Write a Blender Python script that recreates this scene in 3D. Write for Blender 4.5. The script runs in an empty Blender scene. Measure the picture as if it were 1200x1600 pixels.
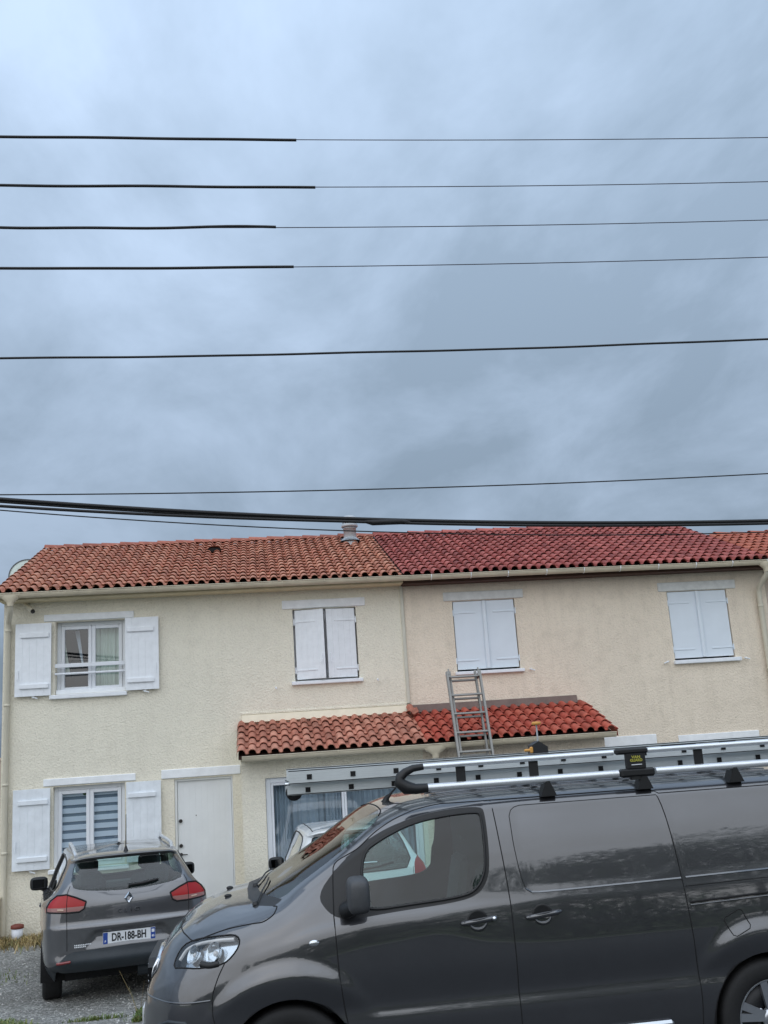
import bpy, bmesh, math, random
import numpy as np
from mathutils import Vector, Matrix, Euler
from mathutils.bvhtree import BVHTree
rad = math.radians
random.seed(7); RNG = np.random.default_rng(7)
sc = bpy.context.scene
COL = sc.collection

# ------------------------------------------------------------------ camera
CAM = (0.0, -16.4, 2.16)
PITCH, ROLL, YAW, FPX = rad(12.8), rad(3.8), rad(7.86), 1550.0
def camera():
    cp, sp, cy, sy = math.cos(PITCH), math.sin(PITCH), math.cos(YAW), math.sin(YAW)
    F = Vector((sy*cp, cy*cp, sp)); R0 = Vector((cy, -sy, 0)); D0 = -R0.cross(F)
    R = math.cos(ROLL)*R0 + math.sin(ROLL)*D0
    U = -(-math.sin(ROLL)*R0 + math.cos(ROLL)*D0)
    cd = bpy.data.cameras.new('camera'); co = bpy.data.objects.new('camera', cd); COL.objects.link(co)
    cd.sensor_fit = 'VERTICAL'; cd.sensor_height = 36; cd.sensor_width = 27; cd.lens = FPX/1600*36
    cd.clip_start = 0.05; cd.clip_end = 3000
    m = Matrix((R, U, -F)).transposed().to_4x4(); m.translation = Vector(CAM)
    co.matrix_world = m
    sc.camera = co
camera()

# ------------------------------------------------------------------ sky, sun, exposure
SUN_EL, SUN_AZ = rad(38), rad(200)       # soft light through the cloud, from behind the camera
def world():
    w = bpy.data.worlds.new('World'); sc.world = w; w.use_nodes = True
    nt = w.node_tree; n = nt.nodes; l = nt.links; n.clear()
    out = n.new('ShaderNodeOutputWorld'); bg = n.new('ShaderNodeBackground')
    sky = n.new('ShaderNodeTexSky'); sky.sky_type = 'NISHITA'; sky.sun_disc = False
    sky.sun_elevation = SUN_EL; sky.sun_rotation = SUN_AZ; sky.air_density = 1.5; sky.dust_density = 4
    sk = n.new('ShaderNodeVectorMath'); sk.operation = 'SCALE'; sk.inputs['Scale'].default_value = 0.07
    l.new(sky.outputs[0], sk.inputs[0])
    tc = n.new('ShaderNodeTexCoord')
    sep = n.new('ShaderNodeSeparateXYZ'); l.new(tc.outputs['Generated'], sep.inputs[0])
    # cloud deck: project direction on a plane overhead
    def math_(op, a, b=None, clamp=False):
        m = n.new('ShaderNodeMath'); m.operation = op; m.use_clamp = clamp
        for i, v in enumerate((a, b)):
            if v is None: continue
            if isinstance(v, (int, float)): m.inputs[i].default_value = v
            else: l.new(v, m.inputs[i])
        return m.outputs[0]
    zc = math_('MAXIMUM', sep.outputs['Z'], 0.02)
    zd = math_('ADD', zc, 0.22)
    px = math_('DIVIDE', sep.outputs['X'], zd); py = math_('DIVIDE', sep.outputs['Y'], zd)
    cmb = n.new('ShaderNodeCombineXYZ'); l.new(px, cmb.inputs[0]); l.new(py, cmb.inputs[1])
    def noise(scale, detail, rough, off):
        mp = n.new('ShaderNodeMapping'); mp.inputs['Location'].default_value = off
        mp.inputs['Scale'].default_value = (1.15, .75, 1); mp.inputs['Rotation'].default_value = (0, 0, 0.5)
        l.new(cmb.outputs[0], mp.inputs[0])
        t = n.new('ShaderNodeTexNoise'); t.inputs['Scale'].default_value = scale
        t.inputs['Detail'].default_value = detail; t.inputs['Roughness'].default_value = rough
        t.inputs['Distortion'].default_value = 0.25
        l.new(mp.outputs[0], t.inputs['Vector']); return t.outputs[0]
    n1 = noise(0.75, 4, 0.5, (5.3, 2.1, 0)); n2 = noise(2.6, 6, 0.58, (9.1, 4.3, 0))
    mixn = math_('ADD', math_('MULTIPLY', n1, 0.52), math_('MULTIPLY', n2, 0.48))
    ramp = n.new('ShaderNodeValToRGB'); e = ramp.color_ramp.elements
    e[0].position = 0.41; e[0].color = (0.335, 0.44, 0.575, 1)
    e[1].position = 0.60; e[1].color = (0.545, 0.69, 0.90, 1)
    l.new(mixn, ramp.inputs[0])
    # overcast luminance gradient (brighter towards the zenith)
    g = math_('ADD', math_('MULTIPLY', math_('MAXIMUM', sep.outputs['Z'], 0.0), 0.94), 0.375)
    sc_ = n.new('ShaderNodeVectorMath'); sc_.operation = 'SCALE'
    l.new(ramp.outputs[0], sc_.inputs[0]); l.new(g, sc_.inputs['Scale'])
    mix = n.new('ShaderNodeMix'); mix.data_type = 'RGBA'; mix.inputs[0].default_value = 0.92
    l.new(sk.outputs[0], mix.inputs[6]); l.new(sc_.outputs[0], mix.inputs[7])
    l.new(mix.outputs[2], bg.inputs[0]); bg.inputs[1].default_value = 1.0
    l.new(bg.outputs[0], out.inputs[0])
    sd = bpy.data.lights.new('sun', 'SUN'); so = bpy.data.objects.new('sun', sd); COL.objects.link(so)
    sd.energy = 1.5; sd.angle = rad(125); sd.color = (1.0, 0.965, 0.91)
    # direction: from (az measured from +Y clockwise) behind camera
    d = Vector((math.sin(SUN_AZ)*math.cos(SUN_EL), math.cos(SUN_AZ)*math.cos(SUN_EL), math.sin(SUN_EL)))
    so.rotation_euler = d.to_track_quat('Z', 'Y').to_euler(); so.location = (0, -20, 30)
world()
vs = sc.view_settings
vs.view_transform = 'Standard'; vs.look = 'None'; vs.gamma = 1; vs.use_curve_mapping = False; vs.exposure = 0.43

# ------------------------------------------------------------------ materials
def srgb(r, g, b):
    f = lambda c: (c/255/12.92) if c/255 <= 0.04045 else ((c/255+0.055)/1.055)**2.4
    return (f(r), f(g), f(b), 1)
MATS = {}
class NT:
    def __init__(s, name):
        m = bpy.data.materials.new(name); m.use_nodes = True
        s.m = m; s.nt = m.node_tree; s.n = s.nt.nodes; s.l = s.nt.links
        s.b = s.n['Principled BSDF']; s.out = s.n['Material Output']
    def add(s, t, **kw):
        x = s.n.new(t)
        for k, v in kw.items():
            if k in x.inputs: x.inputs[k].default_value = v
            else: setattr(x, k, v)
        return x
    def set(s, **kw):
        for k, v in kw.items(): s.b.inputs[k.replace('_', ' ')].default_value = v
    def coords(s, obj=True):
        t = s.add('ShaderNodeTexCoord'); return t.outputs['Object']
    def world(s):
        return s.add('ShaderNodeNewGeometry').outputs['Position']
    def noise(s, vec, scale, detail=4, rough=.55, dist=0):
        t = s.add('ShaderNodeTexNoise'); t.inputs['Scale'].default_value = scale; t.inputs['Detail'].default_value = detail
        t.inputs['Roughness'].default_value = rough; t.inputs['Distortion'].default_value = dist
        if vec is not None: s.l.new(vec, t.inputs['Vector'])
        return t.outputs[0]
    def ramp(s, fac, stops):
        r = s.add('ShaderNodeValToRGB'); e = r.color_ramp.elements
        while len(e) < len(stops): e.new(0.5)
        for q, (p, c) in zip(e, stops):
            q.position = p; q.color = c if len(c) == 4 else (*c, 1)
        s.l.new(fac, r.inputs[0]); return r.outputs[0]
    def mix(s, fac, a, b, mode='MIX'):
        x = s.add('ShaderNodeMix', data_type='RGBA', blend_type=mode)
        for i, v in ((0, fac), (6, a), (7, b)):
            if isinstance(v, (int, float)): x.inputs[i].default_value = v
            elif isinstance(v, tuple): x.inputs[i].default_value = v
            else: s.l.new(v, x.inputs[i])
        return x.outputs[2]
    def bump(s, h, strength=.5, dist=.01, normal=None):
        x = s.add('ShaderNodeBump'); x.inputs['Strength'].default_value = strength; x.inputs['Distance'].default_value = dist
        s.l.new(h, x.inputs['Height'])
        if normal is not None: s.l.new(normal, x.inputs['Normal'])
        s.l.new(x.outputs[0], s.b.inputs['Normal']); return x.outputs[0]
    def col(s, c):
        if isinstance(c, tuple): s.b.inputs['Base Color'].default_value = c
        else: s.l.new(c, s.b.inputs['Base Color'])

def simple(name, color, rough=.6, metal=0, var=.0, vscale=6, bump=0, bscale=60, **kw):
    t = NT(name); t.set(Roughness=rough, Metallic=metal)
    if var or bump:
        w = t.coords()
    if var:
        n = t.noise(w, vscale, 5, .6)
        d = tuple(c*(1-var) for c in color[:3])+(1,); u = tuple(min(1, c*(1+var)) for c in color[:3])+(1,)
        t.col(t.ramp(n, [(.3, d), (.7, u)]))
    else: t.col(color)
    if bump: t.bump(t.noise(w, bscale, 4, .6), bump, .004)
    for k, v in kw.items(): t.set(**{k: v})
    MATS[name] = t.m; return t.m

def stucco(name, c0, c1, stain, streak=.22):
    t = NT(name); w = t.world(); t.set(Roughness=.92)
    big = t.noise(w, .55, 5, .62, .3); mid = t.noise(w, 4.5, 4, .6); fine = t.noise(w, 34, 3, .6, .6)
    base = t.mix(t.ramp(big, [(.34, (0, 0, 0)), (.66, (1, 1, 1))]), c0, c1)
    base = t.mix(t.ramp(mid, [(.5, (0, 0, 0)), (.75, (.3, .3, .3))]), base, stain)
    # vertical weather streaks
    mp = t.add('ShaderNodeMapping'); mp.inputs['Scale'].default_value = (3.2, 3.2, .16); t.l.new(w, mp.inputs[0])
    st = t.noise(mp.outputs[0], 1.6, 4, .65)
    base = t.mix(t.ramp(st, [(.5, (0, 0, 0)), (.78, (streak,)*3)]), base, stain)
    pit = t.ramp(fine, [(.34, (.66, .66, .66)), (.50, (1, 1, 1))])
    t.col(t.mix(.30, base, pit, 'MULTIPLY'))
    v = t.add('ShaderNodeTexVoronoi', feature='SMOOTH_F1'); v.inputs['Scale'].default_value = 46; t.l.new(w, v.inputs['Vector'])
    h = t.add('ShaderNodeMath', operation='ADD'); t.l.new(fine, h.inputs[0]); t.l.new(v.outputs[0], h.inputs[1])
    t.bump(h.outputs[0], .55, .015)
    MATS[name] = t.m
stucco('stucco_left', srgb(240, 234, 217), srgb(232, 227, 211), srgb(208, 202, 186))
stucco('stucco_right', srgb(240, 227, 208), srgb(230, 217, 199), srgb(186, 174, 156), .32)
stucco('stucco_neighbour', srgb(200, 184, 168), srgb(190, 176, 160), srgb(170, 158, 142))

def tilemat(name, c0, c1, dirt):
    t = NT(name); w = t.coords(); wp = t.world(); t.set(Roughness=.78)
    oi = t.add('ShaderNodeObjectInfo').outputs['Random']
    gi = t.add('ShaderNodeNewGeometry').outputs['Random Per Island']
    mx = t.add('ShaderNodeMath', operation='ADD'); t.l.new(oi, mx.inputs[0]); t.l.new(gi, mx.inputs[1])
    fr = t.add('ShaderNodeMath', operation='FRACT'); t.l.new(mx.outputs[0], fr.inputs[0])
    c = t.ramp(fr.outputs[0], [(0, c0), (.8, c1), (1, tuple(a*.72 for a in c0[:3])+(1,))])
    c = t.mix(t.ramp(t.noise(wp, 3.2, 5, .7), [(.42, (0, 0, 0)), (.72, (.75, .75, .75))]), c, dirt)
    c = t.mix(t.ramp(t.noise(wp, 70, 3, .7), [(.45, (0, 0, 0)), (.75, (.5, .5, .5))]), c, dirt)
    t.col(c); t.bump(t.noise(wp, 120, 3, .6), .3, .004)
    MATS[name] = t.m
tilemat('tile_salmon', srgb(184, 114, 90), srgb(208, 148, 120), srgb(128, 82, 66))
tilemat('tile_crimson', srgb(152, 70, 63), srgb(184, 102, 93), srgb(104, 52, 48))
tilemat('tile_orange', srgb(172, 92, 70), srgb(188, 110, 86), srgb(128, 70, 58))
tilemat('tile_porch_pink', srgb(186, 118, 98), srgb(212, 150, 128), srgb(118, 74, 62))
tilemat('tile_porch_red', srgb(176, 76, 60), srgb(192, 98, 78), srgb(118, 54, 44))
tilemat('tile_ridge_salmon', srgb(160, 92, 76), srgb(176, 108, 90), srgb(116, 70, 60))
simple('under_roof', srgb(60, 40, 34), .9)
simple('white_paint', srgb(236, 240, 245), .55, var=.05, vscale=9)
simple('white_paint_worn', srgb(228, 234, 240), .6, var=.09, vscale=5)
simple('white_lintel', srgb(238, 241, 244), .7, var=.07, vscale=7, bump=.3, bscale=60)
simple('grey_shutter', srgb(222, 231, 240), .55, var=.03, vscale=3)
simple('grey_lintel', srgb(218, 220, 218), .75, var=.1, vscale=9)
simple('pvc', srgb(228, 232, 238), .35)
simple('door_white', srgb(232, 235, 236), .5, var=.04, vscale=2)
simple('gutter', srgb(200, 190, 168), .5, var=.1, vscale=5)
simple('pipe_beige', srgb(206, 200, 182), .5, var=.07, vscale=3)
simple('pipe_grey', srgb(204, 202, 188), .55, var=.06)
simple('fascia', srgb(205, 194, 162), .8, var=.1)
simple('fascia_brown', srgb(74, 50, 40), .8, var=.15)
simple('flashing_cream', srgb(238, 230, 208), .85, var=.06)
simple('flashing_grey', srgb(120, 104, 98), .8, var=.15)
simple('black_metal', srgb(30, 30, 30), .45)
simple('dark_iron', srgb(38, 34, 32), .5)
simple('steel', srgb(176, 181, 185), .4, .15, var=.08, vscale=15)
simple('curtain', srgb(206, 216, 200), .9, var=.06)
simple('room', srgb(70, 84, 104), .9)
simple('blind_light', srgb(226, 233, 241), .8)
simple('blind_dark', srgb(124, 138, 152), .8)
simple('net_curtain', srgb(164, 175, 184), .9, var=.12, vscale=3)
simple('leaf_green', srgb(60, 92, 40), .6)

def aluminium(name, col, rough=.32, bscale=(1, 60, 60)):
    t = NT(name); w = t.coords(); t.set(Metallic=.6, Roughness=rough)
    mp = t.add('ShaderNodeMapping'); mp.inputs['Scale'].default_value = bscale; t.l.new(w, mp.inputs[0])
    n = t.noise(mp.outputs[0], 3, 4, .6); b = t.noise(w, 2.2, 4, .6)
    d = tuple(c*.78 for c in col[:3])+(1,)
    t.col(t.mix(t.ramp(b, [(.35, (0, 0, 0)), (.7, (1, 1, 1))]), t.ramp(n, [(.3, d), (.7, col)]), col))
    r = t.ramp(n, [(.3, (rough+.12,)*3), (.7, (rough,)*3)]); t.l.new(r, t.b.inputs['Roughness'])
    MATS[name] = t.m
aluminium('alu', srgb(214, 220, 222), .42)
aluminium('alu_bright', srgb(232, 236, 240), .22)
aluminium('alu_old', srgb(148, 147, 144), .5)

def glass(name, tint, refl=1.0, ior=1.5):
    t = NT(name); t.n.remove(t.b)
    tr = t.add('ShaderNodeBsdfTransparent'); tr.inputs[0].default_value = tint
    gl = t.add('ShaderNodeBsdfGlossy'); gl.inputs['Roughness'].default_value = .015; gl.inputs[0].default_value = (refl, refl, refl, 1)
    fr = t.add('ShaderNodeFresnel'); fr.inputs[0].default_value = ior
    bf = t.add('ShaderNodeNewGeometry').outputs['Backfacing']; m1 = t.add('ShaderNodeMath', operation='MULTIPLY_ADD'); t.l.new(bf, m1.inputs[0]); m1.inputs[1].default_value = -2; m1.inputs[2].default_value = 1
    pw = t.add('ShaderNodeMath', operation='POWER'); pw.inputs[0].default_value = ior; t.l.new(m1.outputs[0], pw.inputs[1]); t.l.new(pw.outputs[0], fr.inputs[0])   # same reflectance from both sides
    # double surface: a little more reflection than a single interface
    m = t.add('ShaderNodeMath', operation='MULTIPLY'); m.use_clamp = True; m.inputs[1].default_value = 1.4
    t.l.new(fr.outputs[0], m.inputs[0])
    mx = t.add('ShaderNodeMixShader'); t.l.new(m.outputs[0], mx.inputs[0]); t.l.new(tr.outputs[0], mx.inputs[1]); t.l.new(gl.outputs[0], mx.inputs[2])
    t.l.new(mx.outputs[0], t.out.inputs[0]); MATS[name] = t.m
glass('glass_house', (.82, .88, .92, 1), ior=1.75)
glass('glass_car', (.68, .84, .82, 1), ior=1.5)
glass('glass_wind', (.70, .80, .77, 1), refl=.62)
glass('glass_dark', (.10, .11, .12, 1))
glass('lens_clear', (.86, .9, .93, 1))

def paint(name, col, metal=.35, flake=True, rough=.38):
    t = NT(name); t.set(Metallic=metal, Roughness=rough); t.col(col)
    t.b.inputs['Coat Weight'].default_value = 1.0; t.b.inputs['Coat IOR'].default_value = 1.9; t.b.inputs['Coat Roughness'].default_value = .025
    w = t.coords()
    n = t.noise(w, 2.3, 5, .65); d = t.noise(w, 26, 4, .7)
    c = t.mix(t.ramp(n, [(.4, (0, 0, 0)), (.75, (.22, .22, .22))]), col, tuple(min(1, a*1.35+.02) for a in col[:3])+(1,))
    t.col(c)
    # very slight dust film: coat roughness varies
    r = t.ramp(d, [(.35, (.02,)*3), (.75, (.06,)*3)]); t.l.new(r, t.b.inputs['Coat Roughness'])
    MATS[name] = t.m
paint('paint_van', srgb(68, 69, 73), .7, rough=.34)
paint('paint_clio', srgb(86, 87, 91), .65, rough=.34)
paint('paint_white', srgb(226, 230, 232), 0, rough=.5)
simple('plastic_black', srgb(22, 23, 25), .5, bump=.15, bscale=300)
simple('plastic_grey', srgb(66, 68, 71), .5, var=.1, vscale=30)
simple('plastic_bumper', srgb(46, 53, 59), .5, var=.1, vscale=9)
simple('rubber', srgb(26, 26, 27), .75, var=.15, vscale=18, bump=.3, bscale=150)
simple('seam_dark', srgb(14, 14, 16), .8)
simple('interior_dark', srgb(36, 40, 42), .85)
simple('interior_seat', srgb(70, 74, 76), .9, var=.15, vscale=30)
simple('chrome', srgb(225, 228, 232), .12, 1.0)
simple('alloy', srgb(196, 200, 205), .28, .85)
simple('alloy_dark', srgb(34, 35, 38), .4, .4)
simple('red_lens', srgb(158, 4, 12), .3)
simple('red_lens_dark', srgb(120, 24, 30), .2, Coat_Weight=1.0)
simple('white_lens', srgb(214, 206, 200), .12, Coat_Weight=1.0)
simple('pink_lens', srgb(150, 108, 104), .2)
simple('amber_lens', srgb(180, 150, 130), .15, Coat_Weight=1.0)
simple('reflector', srgb(210, 214, 218), .14, .9)
simple('plate_white', srgb(222, 226, 230), .4)
simple('plate_blue', srgb(40, 72, 150), .4)
simple('ink', srgb(22, 24, 28), .5)
simple('yellow_ink', srgb(176, 172, 70), .5)
simple('yellow_knob', srgb(206, 150, 72), .5)
simple('cable_black', srgb(20, 21, 24), .6)
simple('cable_bare', srgb(62, 60, 72), .5, .4)
simple('pole_concrete', srgb(150, 146, 138), .9, var=.12, vscale=3)
simple('dish', srgb(206, 216, 210), .5, var=.05)
simple('pot_white', srgb(224, 228, 236), .5)
simple('pot_lid', srgb(120, 58, 46), .6, var=.15)
simple('wood_bark', srgb(70, 56, 44), .95, var=.25, vscale=9)

# ------------------------------------------------------------------ mesh helpers
class MB:
    def __init__(s): s.v = []; s.f = []; s.smooth = []
    def _add(s, vs, fs, sm=False):
        o = len(s.v); s.v += [tuple(v) for v in vs]; s.f += [tuple(i+o for i in f) for f in fs]; s.smooth += [sm]*len(fs)
        return s
    def box(s, x0, x1, y0, y1, z0, z1, M=None, bev=0):
        if bev:
            b = min(bev, (x1-x0)*.49, (y1-y0)*.49, (z1-z0)*.49)
            # chamfered box: 24 verts
            vs = []; idx = {}
            for ix, X in enumerate((x0, x1)):
                for iy, Y in enumerate((y0, y1)):
                    for iz, Z in enumerate((z0, z1)):
                        sx, sy, sz = (1 if ix == 0 else -1), (1 if iy == 0 else -1), (1 if iz == 0 else -1)
                        idx[ix, iy, iz, 0] = len(vs); vs.append((X, Y+sy*b, Z+sz*b))
                        idx[ix, iy, iz, 1] = len(vs); vs.append((X+sx*b, Y, Z+sz*b))
                        idx[ix, iy, iz, 2] = len(vs); vs.append((X+sx*b, Y+sy*b, Z))
            I = lambda a, b_, c, d: idx[a, b_, c, d]
            fs = [(I(0,0,0,0),I(0,0,1,0),I(0,1,1,0),I(0,1,0,0)), (I(1,0,0,0),I(1,1,0,0),I(1,1,1,0),I(1,0,1,0)),
                  (I(0,0,0,1),I(1,0,0,1),I(1,0,1,1),I(0,0,1,1)), (I(0,1,0,1),I(0,1,1,1),I(1,1,1,1),I(1,1,0,1)),
                  (I(0,0,0,2),I(0,1,0,2),I(1,1,0,2),I(1,0,0,2)), (I(0,0,1,2),I(1,0,1,2),I(1,1,1,2),I(0,1,1,2))]
            for a in (0, 1):
                for c in (0, 1):
                    fs.append((I(0,a,c,1),I(0,a,c,2),I(1,a,c,2),I(1,a,c,1)))
                    fs.append((I(a,0,c,0),I(a,0,c,2),I(a,1,c,2),I(a,1,c,0)))
                    fs.append((I(a,c,0,0),I(a,c,0,1),I(a,c,1,1),I(a,c,1,0)))
            for a in (0, 1):
                for c in (0, 1):
                    for d in (0, 1): fs.append((I(a,c,d,0),I(a,c,d,1),I(a,c,d,2)))
        else:
            vs = [(x0,y0,z0),(x1,y0,z0),(x1,y1,z0),(x0,y1,z0),(x0,y0,z1),(x1,y0,z1),(x1,y1,z1),(x0,y1,z1)]
            fs = [(0,3,2,1),(4,5,6,7),(0,1,5,4),(1,2,6,5),(2,3,7,6),(3,0,4,7)]
        if M is not None: vs = [tuple(M @ Vector(v)) for v in vs]
        return s._add(vs, fs)
    def tube(s, pts, r, n=8, caps=True, sm=True, flat=None):
        """sweep a circle (or ellipse flat=(a,b)) along points; r number or list"""
        pts = [Vector(p) for p in pts]; N = len(pts); vs = []; up = None
        for i, p in enumerate(pts):
            t = (pts[min(i+1, N-1)]-pts[max(i-1, 0)]).normalized()
            if up is None:
                up = Vector((0, 0, 1)) if abs(t.z) < .9 else Vector((1, 0, 0))
            a = t.cross(up).normalized(); up = a.cross(t).normalized()
            rr = r[i] if isinstance(r, (list, tuple)) else r
            for k in range(n):
                th = 2*math.pi*k/n
                vs.append(p + a*(math.cos(th)*rr*(flat[0] if flat else 1)) + up*(math.sin(th)*rr*(flat[1] if flat else 1)))
        fs = [(i*n+k, i*n+(k+1) % n, (i+1)*n+(k+1) % n, (i+1)*n+k) for i in range(N-1) for k in range(n)]
        s._add(vs, fs, sm)
        if caps: s._add([vs[k] for k in range(n)], [tuple(range(n-1, -1, -1))]); s._add([vs[(N-1)*n+k] for k in range(n)], [tuple(range(n))])
        return s
    def lathe(s, prof, n=32, M=None, sm=True):
        """prof: (r, h) list revolved about Z"""
        vs = [(r*math.cos(2*math.pi*k/n), r*math.sin(2*math.pi*k/n), h) for r, h in prof for k in range(n)]
        if M is not None: vs = [tuple(M @ Vector(v)) for v in vs]
        fs = [(i*n+k, i*n+(k+1) % n, (i+1)*n+(k+1) % n, (i+1)*n+k) for i in range(len(prof)-1) for k in range(n)]
        return s._add(vs, fs, sm)
    def prism(s, poly, y0, y1, axis='y', M=None):
        """polygon extruded along axis: poly in the two other coordinates"""
        n = len(poly)
        def P(a, b, t): return {'y': (a, t, b), 'x': (t, a, b), 'z': (a, b, t)}[axis]
        vs = [P(a, b, y0) for a, b in poly]+[P(a, b, y1) for a, b in poly]
        if M is not None: vs = [tuple(M @ Vector(v)) for v in vs]
        fs = [tuple(range(n)), tuple(range(2*n-1, n-1, -1))]+[(i, (i+1) % n, n+(i+1) % n, n+i) for i in range(n)]
        return s._add(vs, fs)
    def quad(s, a, b, c, d): return s._add([a, b, c, d], [(0, 1, 2, 3)])
    def sphere(s, c, r, n=10, m=7, sc_=(1, 1, 1)):
        vs = []
        for i in range(m+1):
            ph = math.pi*i/m
            for k in range(n):
                th = 2*math.pi*k/n
                vs.append((c[0]+r*sc_[0]*math.sin(ph)*math.cos(th), c[1]+r*sc_[1]*math.sin(ph)*math.sin(th), c[2]+r*sc_[2]*math.cos(ph)))
        fs = [(i*n+k, (i+1)*n+k, (i+1)*n+(k+1) % n, i*n+(k+1) % n) for i in range(m) for k in range(n)]
        return s._add(vs, fs, True)
    def rbox(s, c, h, M=None, e=.45, n=20, m=14):
        """rounded block: superellipsoid with half sizes h"""
        f = lambda v: math.copysign(abs(v)**e, v); vs = []
        for i in range(m+1):
            ph = math.pi*(i/m-.5)
            for k in range(n):
                th = 2*math.pi*k/n; vs.append((c[0]+h[0]*f(math.cos(ph))*f(math.cos(th)), c[1]+h[1]*f(math.cos(ph))*f(math.sin(th)), c[2]+h[2]*f(math.sin(ph))))
        if M is not None: vs = [tuple(M @ Vector(v)) for v in vs]
        return s._add(vs, [(i*n+k, i*n+(k+1) % n, (i+1)*n+(k+1) % n, (i+1)*n+k) for i in range(m) for k in range(n)], True)
    def mesh(s, name, mat):
        me = bpy.data.meshes.new(name); me.from_pydata([tuple(v) for v in s.v], [], s.f)
        me.polygons.foreach_set('use_smooth', s.smooth)
        bm = bmesh.new(); bm.from_mesh(me); bmesh.ops.recalc_face_normals(bm, faces=bm.faces); bm.to_mesh(me); bm.free()
        if mat: me.materials.append(MATS[mat] if isinstance(mat, str) else mat)
        return me

LABELS = {}
def tag(o, label=None, cat=None, group=None, kind=None):
    for k, v in (('label', label), ('category', cat), ('group', group), ('kind', kind)):
        if v: o[k] = v
    return o
def link(name, me, parent=None, inv=None):
    o = bpy.data.objects.new(name, me); COL.objects.link(o)
    if parent is not None:
        o.parent = parent
        if inv is not None: o.matrix_parent_inverse = inv
    return o
def thing(name, label, cat, loc=(0, 0, 0), rotz=0, group=None, pitch=0):
    o = bpy.data.objects.new(name, None); COL.objects.link(o); o.empty_display_size = .1
    o.location = loc; o.rotation_euler = (pitch, 0, rotz)
    tag(o, label, cat, group)
    o['_world'] = 0
    del o['_world']
    return o
def winv(t):
    """children of t are given in world coordinates"""
    return (Matrix.Translation(t.location) @ t.rotation_euler.to_matrix().to_4x4()).inverted()
def part(name, mb, mat, parent, world=True, sub=False, kind=None):
    me = mb.mesh(name, mat) if isinstance(mb, MB) else mb
    o = link(name, me, parent, None if (sub or not world) else winv(parent))
    if kind: o['kind'] = kind
    return o
def single(name, mb, mat, label, cat, group=None, kind=None):
    me = mb.mesh(name, mat) if isinstance(mb, MB) else mb
    return tag(link(name, me), label, cat, group, kind)
def text_mesh(s, size, mat, depth=.002, M=None, bold=0, xs=1.0):
    cu = bpy.data.curves.new('lettering', 'FONT'); cu.body = s; cu.size = size; cu.extrude = depth; cu.offset = bold
    cu.align_x = 'CENTER'; cu.align_y = 'CENTER'; cu.resolution_u = 3
    o = bpy.data.objects.new('lettering', cu); COL.objects.link(o)
    dg = bpy.context.evaluated_depsgraph_get(); dg.update()
    me = bpy.data.meshes.new_from_object(o.evaluated_get(dg)); bpy.data.objects.remove(o); bpy.data.curves.remove(cu)
    me.transform(Matrix.Diagonal((xs, 1, 1, 1)))
    if M is not None: me.transform(M)
    me.materials.clear(); me.materials.append(MATS[mat]); return me

# ------------------------------------------------------------------ ground
GY = [(-400, 0), (-8.4, 0), (-7.6, -.035), (-6.2, -.185), (-5.3, -.262), (-4.0, -.305), (0, -.43), (3, -.45), (400, -.45)]
def gz(y):
    for (a, za), (b, zb) in zip(GY, GY[1:]):
        if y <= b: return za+(zb-za)*(y-a)/(b-a)
    return GY[-1][1]
def sheet(xs, ys, dz):
    mb = MB(); n = len(ys)
    vs = [(x, y, gz(y)+dz) for x in xs for y in ys]
    fs = [(i*n+j, (i+1)*n+j, (i+1)*n+j+1, i*n+j+1) for i in range(len(xs)-1) for j in range(n-1)]
    mb._add(vs, fs, True); return mb
def gravel_mat():
    t = NT('gravel'); w = t.world(); t.set(Roughness=.95)
    v = t.add('ShaderNodeTexVoronoi'); v.inputs['Scale'].default_value = 42; t.l.new(w, v.inputs['Vector'])
    v2 = t.add('ShaderNodeTexVoronoi'); v2.inputs['Scale'].default_value = 110; t.l.new(w, v2.inputs['Vector'])
    hs = t.add('ShaderNodeSeparateColor'); t.l.new(v.outputs['Color'], hs.inputs[0])
    c = t.ramp(hs.outputs[0], [(0, srgb(112, 112, 108)), (.5, srgb(158, 158, 154)), (.85, srgb(186, 185, 180)), (1, srgb(216, 214, 208))])
    b = t.noise(w, 1.2, 5, .65)
    c = t.mix(t.ramp(b, [(.38, (0, 0, 0)), (.66, (1, 1, 1))]), c, t.mix(.6, c, srgb(112, 110, 102)))
    t.col(c)
    h = t.add('ShaderNodeMath', operation='ADD'); t.l.new(v.outputs['Distance'], h.inputs[0]); t.l.new(v2.outputs['Distance'], h.inputs[1])
    inv = t.add('ShaderNodeMath', operation='MULTIPLY'); inv.inputs[1].default_value = -1; t.l.new(h.outputs[0], inv.inputs[0])
    t.bump(inv.outputs[0], .9, .02); MATS['gravel'] = t.m
    t = NT('asphalt'); w = t.world(); t.set(Roughness=.9)
    c = t.ramp(t.noise(w, 140, 3, .7), [(.3, srgb(52, 54, 56)), (.7, srgb(82, 84, 86))]); t.col(c)
    t.bump(t.noise(w, 200, 2, .6), .4, .006); MATS['asphalt'] = t.m
    t = NT('meadow'); w = t.world(); t.set(Roughness=.95)
    t.col(t.ramp(t.noise(w, 1.3, 6, .7), [(.3, srgb(58, 74, 40)), (.7, srgb(86, 98, 56))])); MATS['meadow'] = t.m
gravel_mat()
ys = sorted(set([p[0] for p in GY]+list(np.arange(-9, 1.01, .25))+[-60, -30, -20, -14, -11, 30, 80]))
xs = [-400, -80, -30, -15, -8]+list(np.arange(-6, 8.1, .5))+[12, 20, 40, 100, 400]
tag(link('ground', sheet(xs, ys, 0).mesh('ground', 'gravel')), kind='structure')
tag(link('road', sheet([-300, -50, 50, 300], [-18.5, -15, -11.3, -9.5], .004).mesh('road', 'asphalt')), kind='structure')
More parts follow.
